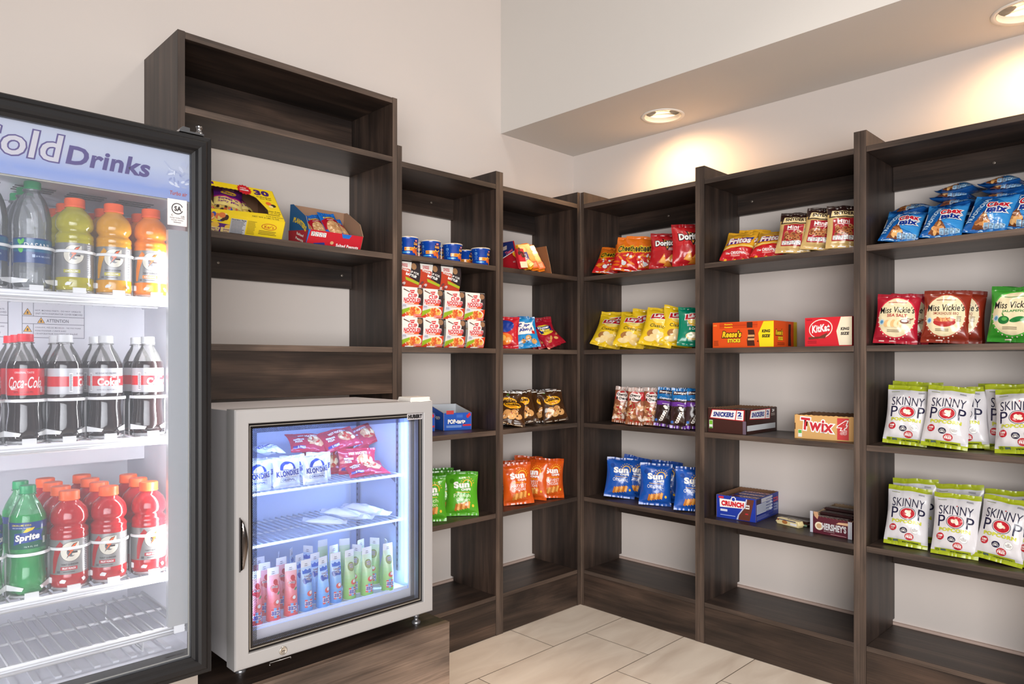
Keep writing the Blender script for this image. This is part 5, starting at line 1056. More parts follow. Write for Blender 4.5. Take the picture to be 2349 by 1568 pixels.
# certification sticker inside the glass
k_ = MB(); k_.box(.551, .592, 1.6365, 1.6384, 1.459, 1.517, M((214, 208, 208), .5))
cx_, cz_ = .5715, 1.4965
k_a = [('e', cx_, cz_, .0125, .0125, (40, 38, 42)), ('e', cx_, cz_, .0105, .0105, (214, 208, 208)), ('r', cx_+.006, cz_-.004, cx_+.013, cz_+.004, (214, 208, 208)), ('t', 'SA', cx_+.001, cz_, .015, .011, (40, 38, 42), {'b': .04}), ('t', 'C', .5605, 1.4815, .004, .004, (40, 38, 42)), ('t', 'US', .583, 1.480, .007, .004, (40, 38, 42)),
       ('t', 'Energy Verified Only', cx_, 1.4755, .031, .0032, (60, 58, 62)), ('t', 'Énergie Vérifiée', cx_, 1.471, .025, .0032, (60, 58, 62)), ('t', 'Seulement', cx_, 1.4665, .016, .0032, (60, 58, 62))]
art(k_, k_a, lambda x, z, e: (x, 1.6365-e, z), 0, .00012, .0001, CB); o = k_.obj('certification_sticker', gp)
k_ = MB(); art(k_, [('t', 'TEMPERED GLASS', .565, .5065, .04, .003, (40, 38, 42), {'b': .02})], lambda x, z, e: (x, 1.638-e, z), 0, .0001, .0001, CB); k_.obj('etched_lettering', gp)
# warning placards on the back panel
k_ = MB(); P0 = (206, 204, 210)
for x0, x1 in ((.345, .474), (.19, .318)):
    Z0, Z1 = 1.214, 1.37; ln = []
    k_.box(x0, x1, 1.9885, 1.9899, Z0, Z1, CB(P0))
    ln += [('r', x0, z, x1, z+.0012, (90, 88, 96)) for z in (Z0, 1.2465, 1.2645, 1.30, 1.34, Z1-.001)]+[('r', x, Z0, x+.001, Z1, (90, 88, 96)) for x in (x0, x1-.001)]+[('r', x0+.022, Z0, x0+.023, 1.2465, (90, 88, 96)), ('r', x0+.022, 1.2645, x0+.023, 1.34, (90, 88, 96))]
    def tri(cx, cz, s): return [('p', [(cx-s, cz-s*.8), (cx+s, cz-s*.8), (cx, cz+s)], (60, 46, 30)), ('p', [(cx-s*.82, cz-s*.7), (cx+s*.82, cz-s*.7), (cx, cz+s*.78)], (222, 160, 40)), ('e', cx, cz-s*.2, s*.2, s*.4, (60, 46, 30))]
    ln += tri(x0+.011, 1.235, .009)+tri(x0+.011, 1.275, .009)+tri(x0+.038, 1.2555, .008)
    G_ = (92, 88, 96)
    ln += [('t', 'HOT, MOVING PARTS - DO NOT OPERATE', x0+.0735, 1.279, .095, .0042, G_), ('t', 'UNIT WITH EVAPORATOR COVER REMOVED', x0+.0755, 1.272, .099, .0042, G_), ('t', 'ATTENTION', x0+.072, 1.2555, .046, .008, G_), ('t', 'CHAUDE, PIÈCES MOBILES - NE PAS FAIRE', x0+.0735, 1.239, .095, .0042, G_), ('t', "FONCTIONNER L'UNITÉ AVEC", x0+.058, 1.2315, .064, .0042, G_), ('t', "L'EVAPORATEUR COUVERTURE ENLEVÉ", x0+.070, 1.2245, .088, .0042, G_)]
    art(k_, ln, lambda x, z, e: (x, 1.9885-e, z), 0, .00012, .0002, CB)
k_.obj('warning_placard', fr_)
# LED strip housing at the right door jamb; its lit face looks back into the cabinet
m = MB(); m.box(.5585, .600, 1.655, 1.668, .565, 1.452, M((186, 188, 190), .35, .3)); m.box(.600, .604, 1.652, 1.668, .545, 1.50, M((150, 152, 156), .35, .4))
m.box(.572, .594, 1.6562, 1.6604, .548, .565, WHP)
hs = m.obj('light_housing', fr_)
m = MB(); m.box(.562, .574, 1.6685, 1.6705, .60, 1.42, M((250, 250, 255), .4, emit=7)); m.obj('led_strip', hs)
# hinge at the top right corner
m = MB(); m.box(.575, .628, 1.632, 1.70, 1.6695, 1.6735, CHR); m.prism([(.575, 1.6735), (.60, 1.6735), (.60, 1.683), (.585, 1.684)], 1.64, 1.66, 'y', CHR)
m.lathe([(.008, 1.6735), (.008, 1.679), (.0055, 1.679), (.0055, 1.688), (.0075, 1.6885), (.0075, 1.692)], 6, CHR, cx=.622, cy=1.645); m.obj('top_hinge', fr_)
# wire shelves
def wire_shelf(parent, x0, x1, y0, y1, z, dy, r=.0029, lip=True, nx=3, mat=None, name='wire_shelf'):
    mat = mat or WHP; mb = MB(); x = x0+.012
    while x < x1-.008:
        mb.tube([(x, y0+.003, z), (x, y1, z)], r*.8, mat, 6); x += dy
    for k in range(nx): yy = y0+.02+(y1-y0-.03)*k/max(1, nx-1); mb.tube([(x0, yy, z-r*1.9), (x1, yy, z-r*1.9)], r*1.15, mat, 8)
    mb.tube([(x0, y1, z-r*.4), (x0, y0, z-r*.4), (x1, y0, z-r*.4), (x1, y1, z-r*.4)], r*1.5, mat, 8)
    if lip: mb.tube([(x0, y0, z-.013), (x1, y0, z-.013)], r*1.3, mat, 8); mb.box(x0, x1, y0+.0025, y0+.004, z-.012, z, mat)
    return mb.obj(name, parent)
SH = [1.298, .988, .678, .553]
for z in SH: wire_shelf(fr_, .088, .609, 1.688, 2.06 if z > .6 else 2.0, z, .0245)
m = MB()
for x in (.2, .52): m.tube([(x, 1.70, .549), (x, 1.70, .512), (x, 1.98, .512), (x, 1.98, .549)], .0025, WHP, 6)
m.obj('rack_stand', fr_)
# bottle lanes: floor strip, front hoop, two little finger tabs
LANEM = M((240, 240, 240), .3)
CLP = clear('milky_plastic', (236, 236, 238), .3, .2)
ROWX = {0: [.243, .318, .394, .469, .546], 1: [.232, .306, .376, .453, .539], 2: [.235, .310, .384, .459, .541]}
for row, xs in ROWX.items():
    for xc in xs:
        z = SH[row]+.003; mb = MB(); cy = 1.728; r = .0375
        mb.box(xc-.034, xc+.034, 1.705, 2.04, z, z+.0016, CLP)
        hz = z+.086
        P = [(xc+r*sin(a), cy-r*cos(a)*.98, hz) for a in [radians(-88+176*i/18) for i in range(19)]]
        for dz in (0, .0028): mb.tube([(p[0], p[1], p[2]+dz) for p in P], .0019, LANEM, 6)
        for s in (-1, 1):
            mb.tube([(xc+s*r, cy, hz), (xc+s*(r+.0003), cy+.004, hz-.012), (xc+s*(r+.0003), cy+.004, z)], .0021, CLP, 6)
            mb.add([(xc+s*.0372, cy-.004, z+.027), (xc+s*.014, cy-.037, z+.022), (xc+s*.017, cy-.036, z+.016), (xc+s*.0372, cy-.004, z+.015)], [(0, 1, 2, 3)], LANEM)
            mb.add([(xc+s*.0372, cy-.002, z+.027), (xc+s*.014, cy-.0355, z+.022), (xc+s*.017, cy-.0345, z+.016), (xc+s*.0372, cy-.002, z+.015)], [(3, 2, 1, 0)], LANEM)
        q = [(xc+.033*sin(a), cy-.034*cos(a), z+.004) for a in [radians(-80+160*i/12) for i in range(13)]]
        mb.tube(q, .003, CLP, 6); mb.box(xc-.012, xc+.012, cy-.0385, cy-.034, z-.001, z+.011, LANEM)
        mb.obj('bottle_lane', fr_)
# ---------------- bottles
def petal(mb, n0, h_=.02, k=.16):
    for i in range(n0, len(mb.v)):
        x, y, z = mb.v[i]
        if z < h_:
            a = math.atan2(y, x); t = (1-z/h_)*max(0, cos(5*a+.6)); s = 1-k*t; mb.v[i] = (x*s, y*s, z+.004*t*(1-z/h_)+(0))
def capmb(r, z0, z1, col, rib=True):
    mb = MB(); n = 48
    mb.lathe([(r*.96, z0), (r*1.02, z0+.001), (r*1.02, z0+.003), (r, z0+.0035), (r, z1-.002), (r*.94, z1)], n, M(col, .4))
    if rib:
        for i in range(len(mb.v)):
            x, y, z = mb.v[i]
            if z0+.003 < z < z1-.001 and i % 2: mb.v[i] = (x*.965, y*.965, z)
    return mb
def lathe_art(r, items, z0=0, z1=1): return None
def gator(liq, band, bandtx, two=True):
    b = MB(); col = M(liq, .14, coat=.5); cl = clear('pet_clear', (232, 232, 228), .1, .05)
    pr = [(.027, 0), (.0335, .003), (.0355, .012), (.0355, .030), (.0352, .031), (.0352, .103), (.0355, .104), (.0355, .110), (.0345, .112), (.0355, .115), (.0355, .121), (.0335, .124), (.0288, .1295), (.0330, .1345), (.0352, .139), (.0356, .146), (.0342, .156), (.0300, .166), (.0225, .1745), (.0175, .179), (.017, .184)]
    b.lathe(pr, 40, col)
    c = capmb(.0193, .181, .2005, (250, 100, 40))
    l = MB(); G = (150, 148, 146); l.lathe([(.0356, .031), (.0357, .033), (.0357, .101), (.0356, .103)], 40, M(G, .3, .35), caps=False)
    f = wrap(.0357, .031, .0357, .103); W2 = (226, 220, 204)
    it = [('e', 0, .078, .0195, .0205, (70, 60, 60)), ('e', 0, .078, .0188, .0198, W2), ('e', .001, .077, .0085, .0095, (110, 108, 112)), ('r', .0045, .0775, .0195, .0985, G), ('r', .0045, .0825, .0145, .097, W2), ('r', .002, .070, .016, .078, W2), ('r', .002, .0745, .012, .078, (70, 60, 60)), ('r', .003, .0712, .0085, .0745, W2),
          ('p', [(-.008, .064), (-.003, .078), (-.007, .078), (.004, .094), (.0125, .0965), (.004, .083), (.007, .083)], (50, 40, 44)), ('p', [(-.006, .068), (-.001, .0795), (-.005, .0795), (.0045, .0925), (.011, .095), (.002, .0815), (.0055, .0815)], (240, 104, 40)),
          ('r', -.019, .040, .012, .047, band), ('t', bandtx, -.0035, .0435, .024, .004, WH, {'b': .04}), ('r', .026, .034, .036, .1, (196, 196, 198))]
    it += [('lines', .0265, .036, .0355, .098, 16, (90, 90, 96))]
    if two: it += [('t', 'THIRST QUENCHER', -.002, .0515, .032, .0042, (60, 56, 60), {'b': .03}), ('p', [(-.036, .034), (-.031, .034), (-.024, .066), (-.014, .094), (-.020, .1), (-.031, .086), (-.036, .06)], liq), ('lines', -.014, .034, .008, .038, 1, (90, 86, 90)), ('r', -.026, .034, -.020, .039, (96, 94, 98))]
    art(l, it, f, .004, .00008, .00012)
    return proto('drink_bottle', [('bottle_body', b), ('cap', c), ('label', l)])
P_GL = gator((172, 162, 34), (176, 170, 50), 'LEMON-LIME', False); P_GY = gator((214, 150, 26), (190, 178, 50), 'LEMON-LIME'); P_GO = gator((236, 130, 28), (250, 140, 50), 'ORANGE'); P_GR = gator((178, 30, 36), (180, 50, 60), 'FRUIT PUNCH')
def soda(body_lo, neck, capc, labc, items, ht=.222, lz=(.096, .150), fill=.165):
    b = MB(); pr = [(.016, 0), (.026, .002), (.0315, .010), (.0325, .022), (.0322, .036), (.0300, .055), (.0292, .068), (.0305, .082), (.0325, .094), (.0325, .152), (.0318, .160), (.0298, fill), (.0262, .174), (.0205, .186), (.0155, .194), (.0128, .200), (.0125, .206)]
    n = len(pr)-1; ms = [body_lo]*n
    for i in range(n):
        if pr[i][1] >= fill-.0001: ms[i] = neck
    b.lathe(pr, 40, body_lo, mats=ms); petal(b, 0)
    b.lathe([(.0160, .2015), (.0160, .2035)], 32, neck)
    b.lathe([(.001, fill-.0003), (.0292, fill)], 40, body_lo, caps=False)
    c = capmb(.0143, .2045, .2205, capc)
    l = MB(); l.lathe([(.0326, lz[0]), (.0328, lz[0]+.001), (.0328, lz[1]-.001), (.0326, lz[1])], 40, FO(labc), caps=False)
    art(l, items, wrap(.0328, lz[0], .0328, lz[1]), .004, .00008, .00012)
    return proto('soda_bottle', [('bottle_body', b), ('cap', c), ('label', l)])
COLA = M((36, 22, 22), .06, coat=.8); PETC = clear('pet_neck', (236, 234, 230), .10, .05)
RDC = (224, 28, 40)
P_COKE = soda(COLA, PETC, (214, 24, 40), RDC, [('t', 'Coca-Cola', -.001, .122, .062, .023, WH, {'sh': .35, 'b': .01}), ('p', [(-.03, .114), (-.012, .1105), (-.024, .109), (-.012, .107), (-.026, .107)], WH), ('t', 'ORIGINAL TASTE', -.002, .142, .034, .004, (240, 190, 190), {'b': .03}), ('t', '20 FL OZ (1.25 PT)', -.004, .102, .034, .004, (120, 20, 30), {'b': .03}), ('r', .028, .102, .033, .114, (230, 180, 180))])
DIET = [('r', -.102, .112, .102, .133, (216, 40, 48)), ('t', 'Coke', .006, .1205, .042, .0165, WH, {'b': .05}), ('t', 'Diet', .016, .1315, .012, .005, WH, {'sh': .3}), ('t', 'NO SUGAR NO CALORIES', .002, .139, .042, .004, (110, 104, 110), {'b': .03}), ('t', '16.9 FL OZ (1.06 PT) 500 mL', .004, .103, .04, .004, (110, 104, 110), {'b': .02}),
        ('r', -.034, .101, -.027, .140, (236, 236, 238)), ('lines', -.033, .103, -.028, .138, 14, (60, 60, 66)), ('r', .0295, .118, .0335, .126, WH)]
P_DIET = soda(COLA, PETC, (206, 206, 208), (200, 200, 204), DIET)
GRN = clear('green_pet', (60, 190, 104), .5, .06); GRN2 = clear('green_pet_neck', (130, 220, 160), .3, .05)
P_SPR = soda(GRN, GRN2, (20, 140, 84), (12, 96, 74), [('r', -.102, .136, .102, .15, (30, 60, 130)), ('t', 'LEMON-LIME SODA', -.012, .1445, .036, .0038, (220, 200, 60), {'b': .03}), ('t', '100% NATURAL FLAVORS', -.012, .139, .034, .0025, (200, 210, 220)), ('p', [(-.024, .128), (-.026, .104), (-.016, .108), (.02, .112), (.028, .109), (.024, .120), (.03, .134), (.016, .132), (.002, .139), (-.002, .130)], (30, 66, 150)), ('p', [(-.008, .130), (-.002, .138), (.012, .1395), (.008, .134), (-.002, .130)], (240, 206, 40)), ('ot', 'Sprite', -.001, .1185, .044, .017, WH, (20, 50, 120), {'sh': .2, 'b': .05, 'rot': 5, 'ow': .05}), ('r', .028, .104, .0335, .118, (200, 220, 210)), ('t', '16.9 FL OZ', .006, .101, .024, .003, (190, 210, 200))])
WTR = clear('water_pet', (236, 240, 242), .13, .06)
def water():
    b = MB(); b.lathe([(.018, 0), (.027, .002), (.0325, .011), (.0335, .022), (.0325, .030), (.0335, .034), (.0325, .040), (.0335, .045), (.033, .054), (.0335, .058), (.0335, .110), (.0325, .116), (.0338, .122), (.0326, .128), (.0340, .135), (.0330, .150), (.0290, .170), (.0225, .188), (.0160, .198), (.0130, .202), (.0128, .210)], 40, WTR); petal(b, 0)
    b.lathe([(.0170, .2035), (.0172, .2065)], 32, WTR)
    c = capmb(.0152, .207, .2235, (24, 148, 84))
    l = MB(); l.lathe([(.0337, .054), (.0339, .055), (.0339, .103), (.0337, .104)], 40, FO((20, 60, 120)), caps=False)
    art(l, [('r', -.104, .082, .104, .1075, (14, 96, 134)), ('r', -.104, .1075, .104, .110, (30, 56, 120)), ('t', 'DASANI', .006, .0945, .046, .011, WH, {'b': .0}), ('e', -.024, .088, .005, .0085, (90, 190, 80), 10), ('e', -.020, .103, .003, .006, (90, 190, 80), -20), ('e', -.026, .102, .0035, .006, (110, 200, 90), 30), ('r', -.003, .071, .002, .077, (170, 190, 220)), ('t', '20 FL OZ (1.25 PT)', .018, .073, .03, .004, (190, 206, 230), {'b': .02})], (lambda f_: (lambda x, z, e: f_(x, z-.006, e)))(wrap(.0339, .055, .0339, .103)), .004, .00008, .00012)
    return proto('water_bottle', [('bottle_body', b), ('cap', c), ('label', l)])
P_WAT = water()
DEP = ['front', 'second', 'third', 'fourth']
def lane(pr_, x, n, z, what, cat, grp, where, yaw=0, dy=.0735, y0=1.729):
    for i in range(n):
        put(pr_, x, y0+dy*i, z+.0046, yaw+(0 if i == 0 else 17*i), label='%s, %s in its lane, %s' % (what, DEP[i], where) if n > 1 else '%s, %s' % (what, where), cat='bottle', group=grp)
z1, z2, z3 = SH[:3]
lane(P_WAT, .243, 1, z1, 'clear water bottle cut off by the photo edge', 'bottle', 'clear water bottles', 'on the top fridge shelf', -24)
lane(P_WAT, .318, 3, z1, 'clear water bottle with green cap', 'bottle', 'clear water bottles', 'beside the yellow-green drinks', -6)
lane(P_GL, .394, 3, z1, 'yellow-green sports drink', 'bottle', 'yellow-green sports drinks', 'right of the water bottles', -16)
lane(P_GY, .469, 3, z1, 'golden yellow sports drink', 'bottle', 'golden yellow sports drinks', 'between yellow-green and orange drinks', -14)
lane(P_GO, .546, 3, z1, 'light orange sports drink', 'bottle', 'light orange sports drinks', 'at the right of the top fridge shelf', -15)
lane(P_COKE, .232, 1, z2, 'red-labelled cola bottle cut off by the photo edge', 'bottle', 'red-labelled cola bottles', 'on the middle fridge shelf', 20)
lane(P_COKE, .306, 3, z2, 'red-labelled cola bottle', 'bottle', 'red-labelled cola bottles', 'left of the silver-labelled ones', -10)
lane(P_DIET, .376, 2, z2, 'silver-labelled cola bottle', 'bottle', 'silver-labelled cola bottles', 'next to the red-labelled cola', 60)
lane(P_DIET, .453, 2, z2, 'silver-labelled cola bottle', 'bottle', 'silver-labelled cola bottles', 'second from the right', -16)
lane(P_DIET, .539, 2, z2, 'silver-labelled cola bottle', 'bottle', 'silver-labelled cola bottles', 'at the far right', 6)
lane(P_SPR, .235, 1, z3, 'green soda bottle cut off by the photo edge', 'bottle', 'green soda bottles', 'on the lower fridge shelf', 30)
lane(P_SPR, .310, 2, z3, 'green soda bottle', 'bottle', 'green soda bottles', 'left of the red drinks', -10)
lane(P_GR, .384, 4, z3, 'red sports drink', 'bottle', 'red sports drinks', 'beside the green soda', -8)
lane(P_GR, .459, 4, z3, 'red sports drink', 'bottle', 'red sports drinks', 'in the middle of the red ones', -14)
lane(P_GR, .541, 3, z3, 'red sports drink', 'bottle', 'red sports drinks', 'at the far right', 0)
area('fridge_led_and_fill', (.568, 1.677, 1.01), (.40, 1.95, 1.01), .008, .80, 2.9, (1, .99, .97))
area('fridge_led_and_fill', (.11, 1.69, .96), (.3, 1.9, .96), .01, .90, 2.8, (1, .99, 1))  # unseen left lamp, added out of view to brighten the lower racks

# ================================================================ small glass-door freezer on the platform
GX0, GX1, GZ0, GZ1, GY = .741, 1.3645, .385, 1.037, 1.73
GRY = M((158, 156, 156), .4); FLN = M((190, 204, 230), .35)
fz = empty('display_freezer'); tag(fz, 'small light grey glass-door freezer standing on the wooden platform', 'freezer')
c = MB(); shell(c, .748, 1.358, 1.786, 2.164, .389, 1.033, .797, 1.312, 2.12, .455, .992, M((214, 211, 214), .4), FLN)
c.obj('cabinet', fz, bevel=.002)
MB().box(.752, 1.354, 1.7805, 1.7858, .394, 1.028, M((84, 80, 80), .5)).obj('door_gasket', fz)
fzg = bpy.data.objects['door_gasket']; bpy.data.objects.remove(fzg)
m = MB(); frame_loop(m, .752, 1.3535, .394, 1.028, [(0, 1.7858), (0, 1.7795), (.035, 1.7795), (.035, 1.7858)], M((84, 80, 80), .5)); m.obj('door_gasket', fz)
d = MB(); frame_loop(d, GX0, GX1, GZ0, GZ1, [(0, 1.779), (0, 1.734), (.003, 1.7305), (.008, 1.73), (.034, 1.73), (.036, 1.732), (.036, 1.742), (.036, 1.779)], GRY)
frame_loop(d, GX0+.0005, GX1-.0005, GZ0+.0005, GZ1-.0005, [(0, 1.7785), (.0355, 1.7785)], GRY)
dr = d.obj('door_frame', fz)
fb = MB(); frame_loop(fb, GX0+.0355, GX1-.0355, GZ0+.0355, GZ1-.0355, [(0, 1.7405), (.0145, 1.7405)], M((18, 16, 18), .2))
for a, b_ in ((.0065, .0085),): frame_loop(fb, GX0+.0355, GX1-.0355, GZ0+.0355, GZ1-.0355, [(a, 1.7402), (b_, 1.7402)], M((176, 170, 160), .3, .5))
fb.obj('black_border', dr)
# dotted border printed on the glass: clear round gaps in black enamel
dm = bpy.data.materials.new('dotted_enamel'); dm.use_nodes = True; N, L = nodes(dm); N.clear()
out = N.new('ShaderNodeOutputMaterial'); tr = N.new('ShaderNodeBsdfTransparent'); bd = N.new('ShaderNodeBsdfPrincipled'); bd.inputs['Base Color'].default_value = (.008, .008, .01, 1); bd.inputs['Roughness'].default_value = .2
tc = N.new('ShaderNodeTexCoord'); mp = N.new('ShaderNodeMapping'); mp.inputs['Rotation'].default_value = (0, pi/4, 0); mp.inputs['Scale'].default_value = (1, 0, 1)
vo = N.new('ShaderNodeTexVoronoi'); vo.inputs['Scale'].default_value = 1/.0031; vo.inputs['Randomness'].default_value = 0
lt = N.new('ShaderNodeMath'); lt.operation = 'LESS_THAN'; lt.inputs[1].default_value = .38; mx = N.new('ShaderNodeMixShader')
L.new(tc.outputs['Object'], mp.inputs[0]); L.new(mp.outputs[0], vo.inputs['Vector']); L.new(vo.outputs['Distance'], lt.inputs[0]); L.new(lt.outputs[0], mx.inputs[0]); L.new(bd.outputs[0], mx.inputs[1]); L.new(tr.outputs[0], mx.inputs[2]); L.new(mx.outputs[0], out.inputs[0])
fd = MB(); frame_loop(fd, GX0+.05, GX1-.05, GZ0+.05, GZ1-.05, [(0, 1.7405), (.0115, 1.7405)], dm); fd.obj('dotted_border', dr)
fg = MB(); fg.box(GX0+.0355, GX1-.0355, 1.7412, 1.7445, GZ0+.0355, GZ1-.0355, GLASS); fg.obj('glass_pane', dr)
lb = MB(); lb.box(1.272, 1.331, 1.7385, 1.7400, .9815, 1.0, M((186, 182, 184), .4)); art(lb, [('t', 'HUBERT', 1.3015, .9907, .052, .0125, (24, 22, 24), {'b': .09})], lambda x, z, e: (x, 1.7385-e, z), 0, .0001, .0002, CB); lb.obj('name_badge', dr)
# recessed chrome pull on the left stile
hm_ = MB(); vs = []; n = 16
for i in range(n+1):
    t = -1+2*i/n; z = .700+.066*t; wd = .0195*max(0, 1-t*t)**.8
    vs += [(.7545, 1.7285, z), (.7545+wd*.55, 1.7165 if abs(t) < .99 else 1.7285, z), (.7545+wd, 1.7285, z)]
fs = []
for i in range(n): fs += [(3*i, 3*i+1, 3*i+4, 3*i+3), (3*i+1, 3*i+2, 3*i+5, 3*i+4)]
hm_.add(vs, fs, M((120, 112, 108), .12, 1), True); hm_.box(.7515, .7548, 1.7283, 1.7298, .632, .768, M((70, 66, 66), .3)); hm_.obj('door_pull', dr)
lk = MB(); lk.lathe([(.011, 0), (.011, .002), (.0085, .0035), (.008, .003), (.002, .003)], 24, M((196, 190, 180), .25, .8)); lk.box(-.004, .004, -.0008, .0008, .003, .0036, BLK2)
o = lk.obj('door_lock', dr); o.rotation_euler = (pi/2, 0, 0); o.location = (.868, 1.73, .404)
mk = MB()
wi = MB(); wi.tube([(.833, 1.7325, .3745), (.833, 1.7325, .3805), (.891, 1.7325, .3805), (.891, 1.7325, .3765)], .0011, M((200, 198, 196), .3, .6), 6); wi.tube([(.862, 1.7325, .3805), (.862, 1.742, .3853)], .0011, M((200, 198, 196), .3, .6), 6); wi.obj('wire_catch', dr)
hg = MB(); hg.prism([(1.282, 1.733), (1.355, 1.733), (1.358, 1.74), (1.358, 1.80), (1.282, 1.80)], 1.0365, 1.0495, 'z', M((222, 216, 208), .35)); hg.obj('hinge_cover', fz, bevel=.003)
for x, y in ((.79, 1.81), (1.325, 1.765), (.79, 2.12), (1.325, 2.12)):
    ft = MB(); ft.lathe([(.013, .3478), (.014, .353), (.010, .357), (.0065, .358), (.0065, .366), (.009, .368), (.009, .374), (.0065, .375), (.0065, .3888)], 20, M((150, 150, 154), .3, .8), cx=x, cy=y)
    if y < 1.78: ft.box(x-.035, x+.01, y-.008, y+.03, .376, .379, M((150, 150, 154), .35, .7))
    ft.obj('levelling_foot', fz)
LEDM = M((150, 182, 255), .4, emit=2.6)
for x in (.7985, 1.3075):
    m = MB(); m.box(x, x+.003, 1.789, 1.803, .47, .985, LEDM); m.obj('led_strip', fz)
for z in (.806, .668): wire_shelf(fz, .802, 1.300, 1.806, 2.10, z, .0195, r=.0026, lip=False, nx=3, mat=M((244, 247, 252), .3))
for z in (.806, .668):
    m = MB()
    for x, s in ((1.302, -1), (.80, 1)): m.prism([(1.84, z-.005), (1.84, z-.03), (1.89, z-.005)], x-.0015, x+.0015, 'x', M((120, 124, 140), .4, .4))
    m.obj('shelf_bracket', fz)
PIL = M((128, 132, 150), .35, .6); DRK = M((40, 42, 56), .6)
for x, y in ((1.305, 1.83), (1.305, 2.06), (.798, 1.83), (.798, 2.06)):
    m = MB(); m.box(x, x+.005, y, y+.014, .50, .985, PIL)
    for k in range(24): m.box(x-.0004, x+.0054, y+.005, y+.009, .51+.0195*k, .518+.0195*k, DRK)
    m.obj('shelf_pilaster', fz)
for k, z in enumerate((.45,)): pass
tr_ = MB(); tr_.box(.80, 1.309, 1.795, 2.118, .4553, .4573, M((226, 232, 246), .3)); tr_.box(.80, 1.309, 1.790, 1.796, .4553, .463, M((226, 232, 246), .3)); tr_.obj('floor_liner', fz)
FZ = .4575
area('freezer_led', (1.303, 1.797, .73), (1.05, 2.0, .73), .012, .5, 2.0, (.34, .50, 1))
area('freezer_led', (.806, 1.797, .73), (1.05, 2.0, .73), .012, .5, 1.3, (.34, .50, 1))
area('freezer_led', (1.05, 1.80, .985), (1.05, 1.97, .5), .4, .012, 1.3, (.34, .50, 1))
# ---- frozen goods
def fpx(px, y): return bearing(px)*y
z = .8085
for k, (px, y, yw, nm) in enumerate([(590, 1.828, -5, 'front row, left, cut off by the door border'), (658, 1.828, -4, 'front row, middle'), (725, 1.826, -3, 'front row, right'), (600, 1.872, -4, 'behind the front left one'), (672, 1.872, -3, 'behind the front middle one'), (732, 1.874, -2, 'behind the front right one')]):
    put(P_KLON[k % 2], fpx(px, y), y, z, yw, 4, 0, s=.84, label='silver foil ice cream bar, '+nm, cat='ice cream bar', group='silver foil ice cream bars')
put(P_KLON[0], fpx(628, 1.87), 1.862, z+.087, 10, 84, 0, s=.8, label='silver foil ice cream bar lying on top of the left ones', cat='ice cream bar', group='silver foil ice cream bars')
HL = 'magenta red frozen sandwich pack, '
for k, (px, y, zz, yw, ln, rl, nm) in enumerate([(822, 1.885, z, -6, 16, 3, 'standing upright in front'), (852, 1.832, z, -4, 68, 2, 'lying flat at the shelf front'), (812, 1.945, z, -4, 14, 0, 'hidden behind the upright one'), (742, 1.945, z, -2, 8, 0, 'behind the silver foil bars'),
        (716, 1.925, z+.070, 4, 52, 10, 'top of the pile, left'), (794, 1.915, z+.070, -8, 48, -14, 'top of the pile, middle, tilted down to the right'), (846, 1.955, z+.062, -6, 44, -18, 'top of the pile, right')]):
    put(P_HOT[k % 3], fpx(px, y), y, zz, yw, ln, rl, s=(.68 if k in (1,) else .64), label=HL+nm, cat='frozen sandwich', group='magenta red frozen sandwich packs')
z = .6705
for k, (x, y, zz, yw, nm) in enumerate([(1.128, 1.845, .0, 52, 'leftmost, in front'), (1.182, 1.838, .016, 46, 'second from the left'), (1.215, 1.838, .002, 40, 'third from the left'), (1.245, 1.838, .018, 34, 'second from the right'), (1.272, 1.836, .004, 28, 'rightmost')]):
    put(P_WPK[k % 2], x, y, z+zz, yw, 84, 0, s=.84, label='plain white wrapped ice pop lying on the wire shelf, '+nm, cat='wrapped ice pop', group='plain white wrapped ice pops')
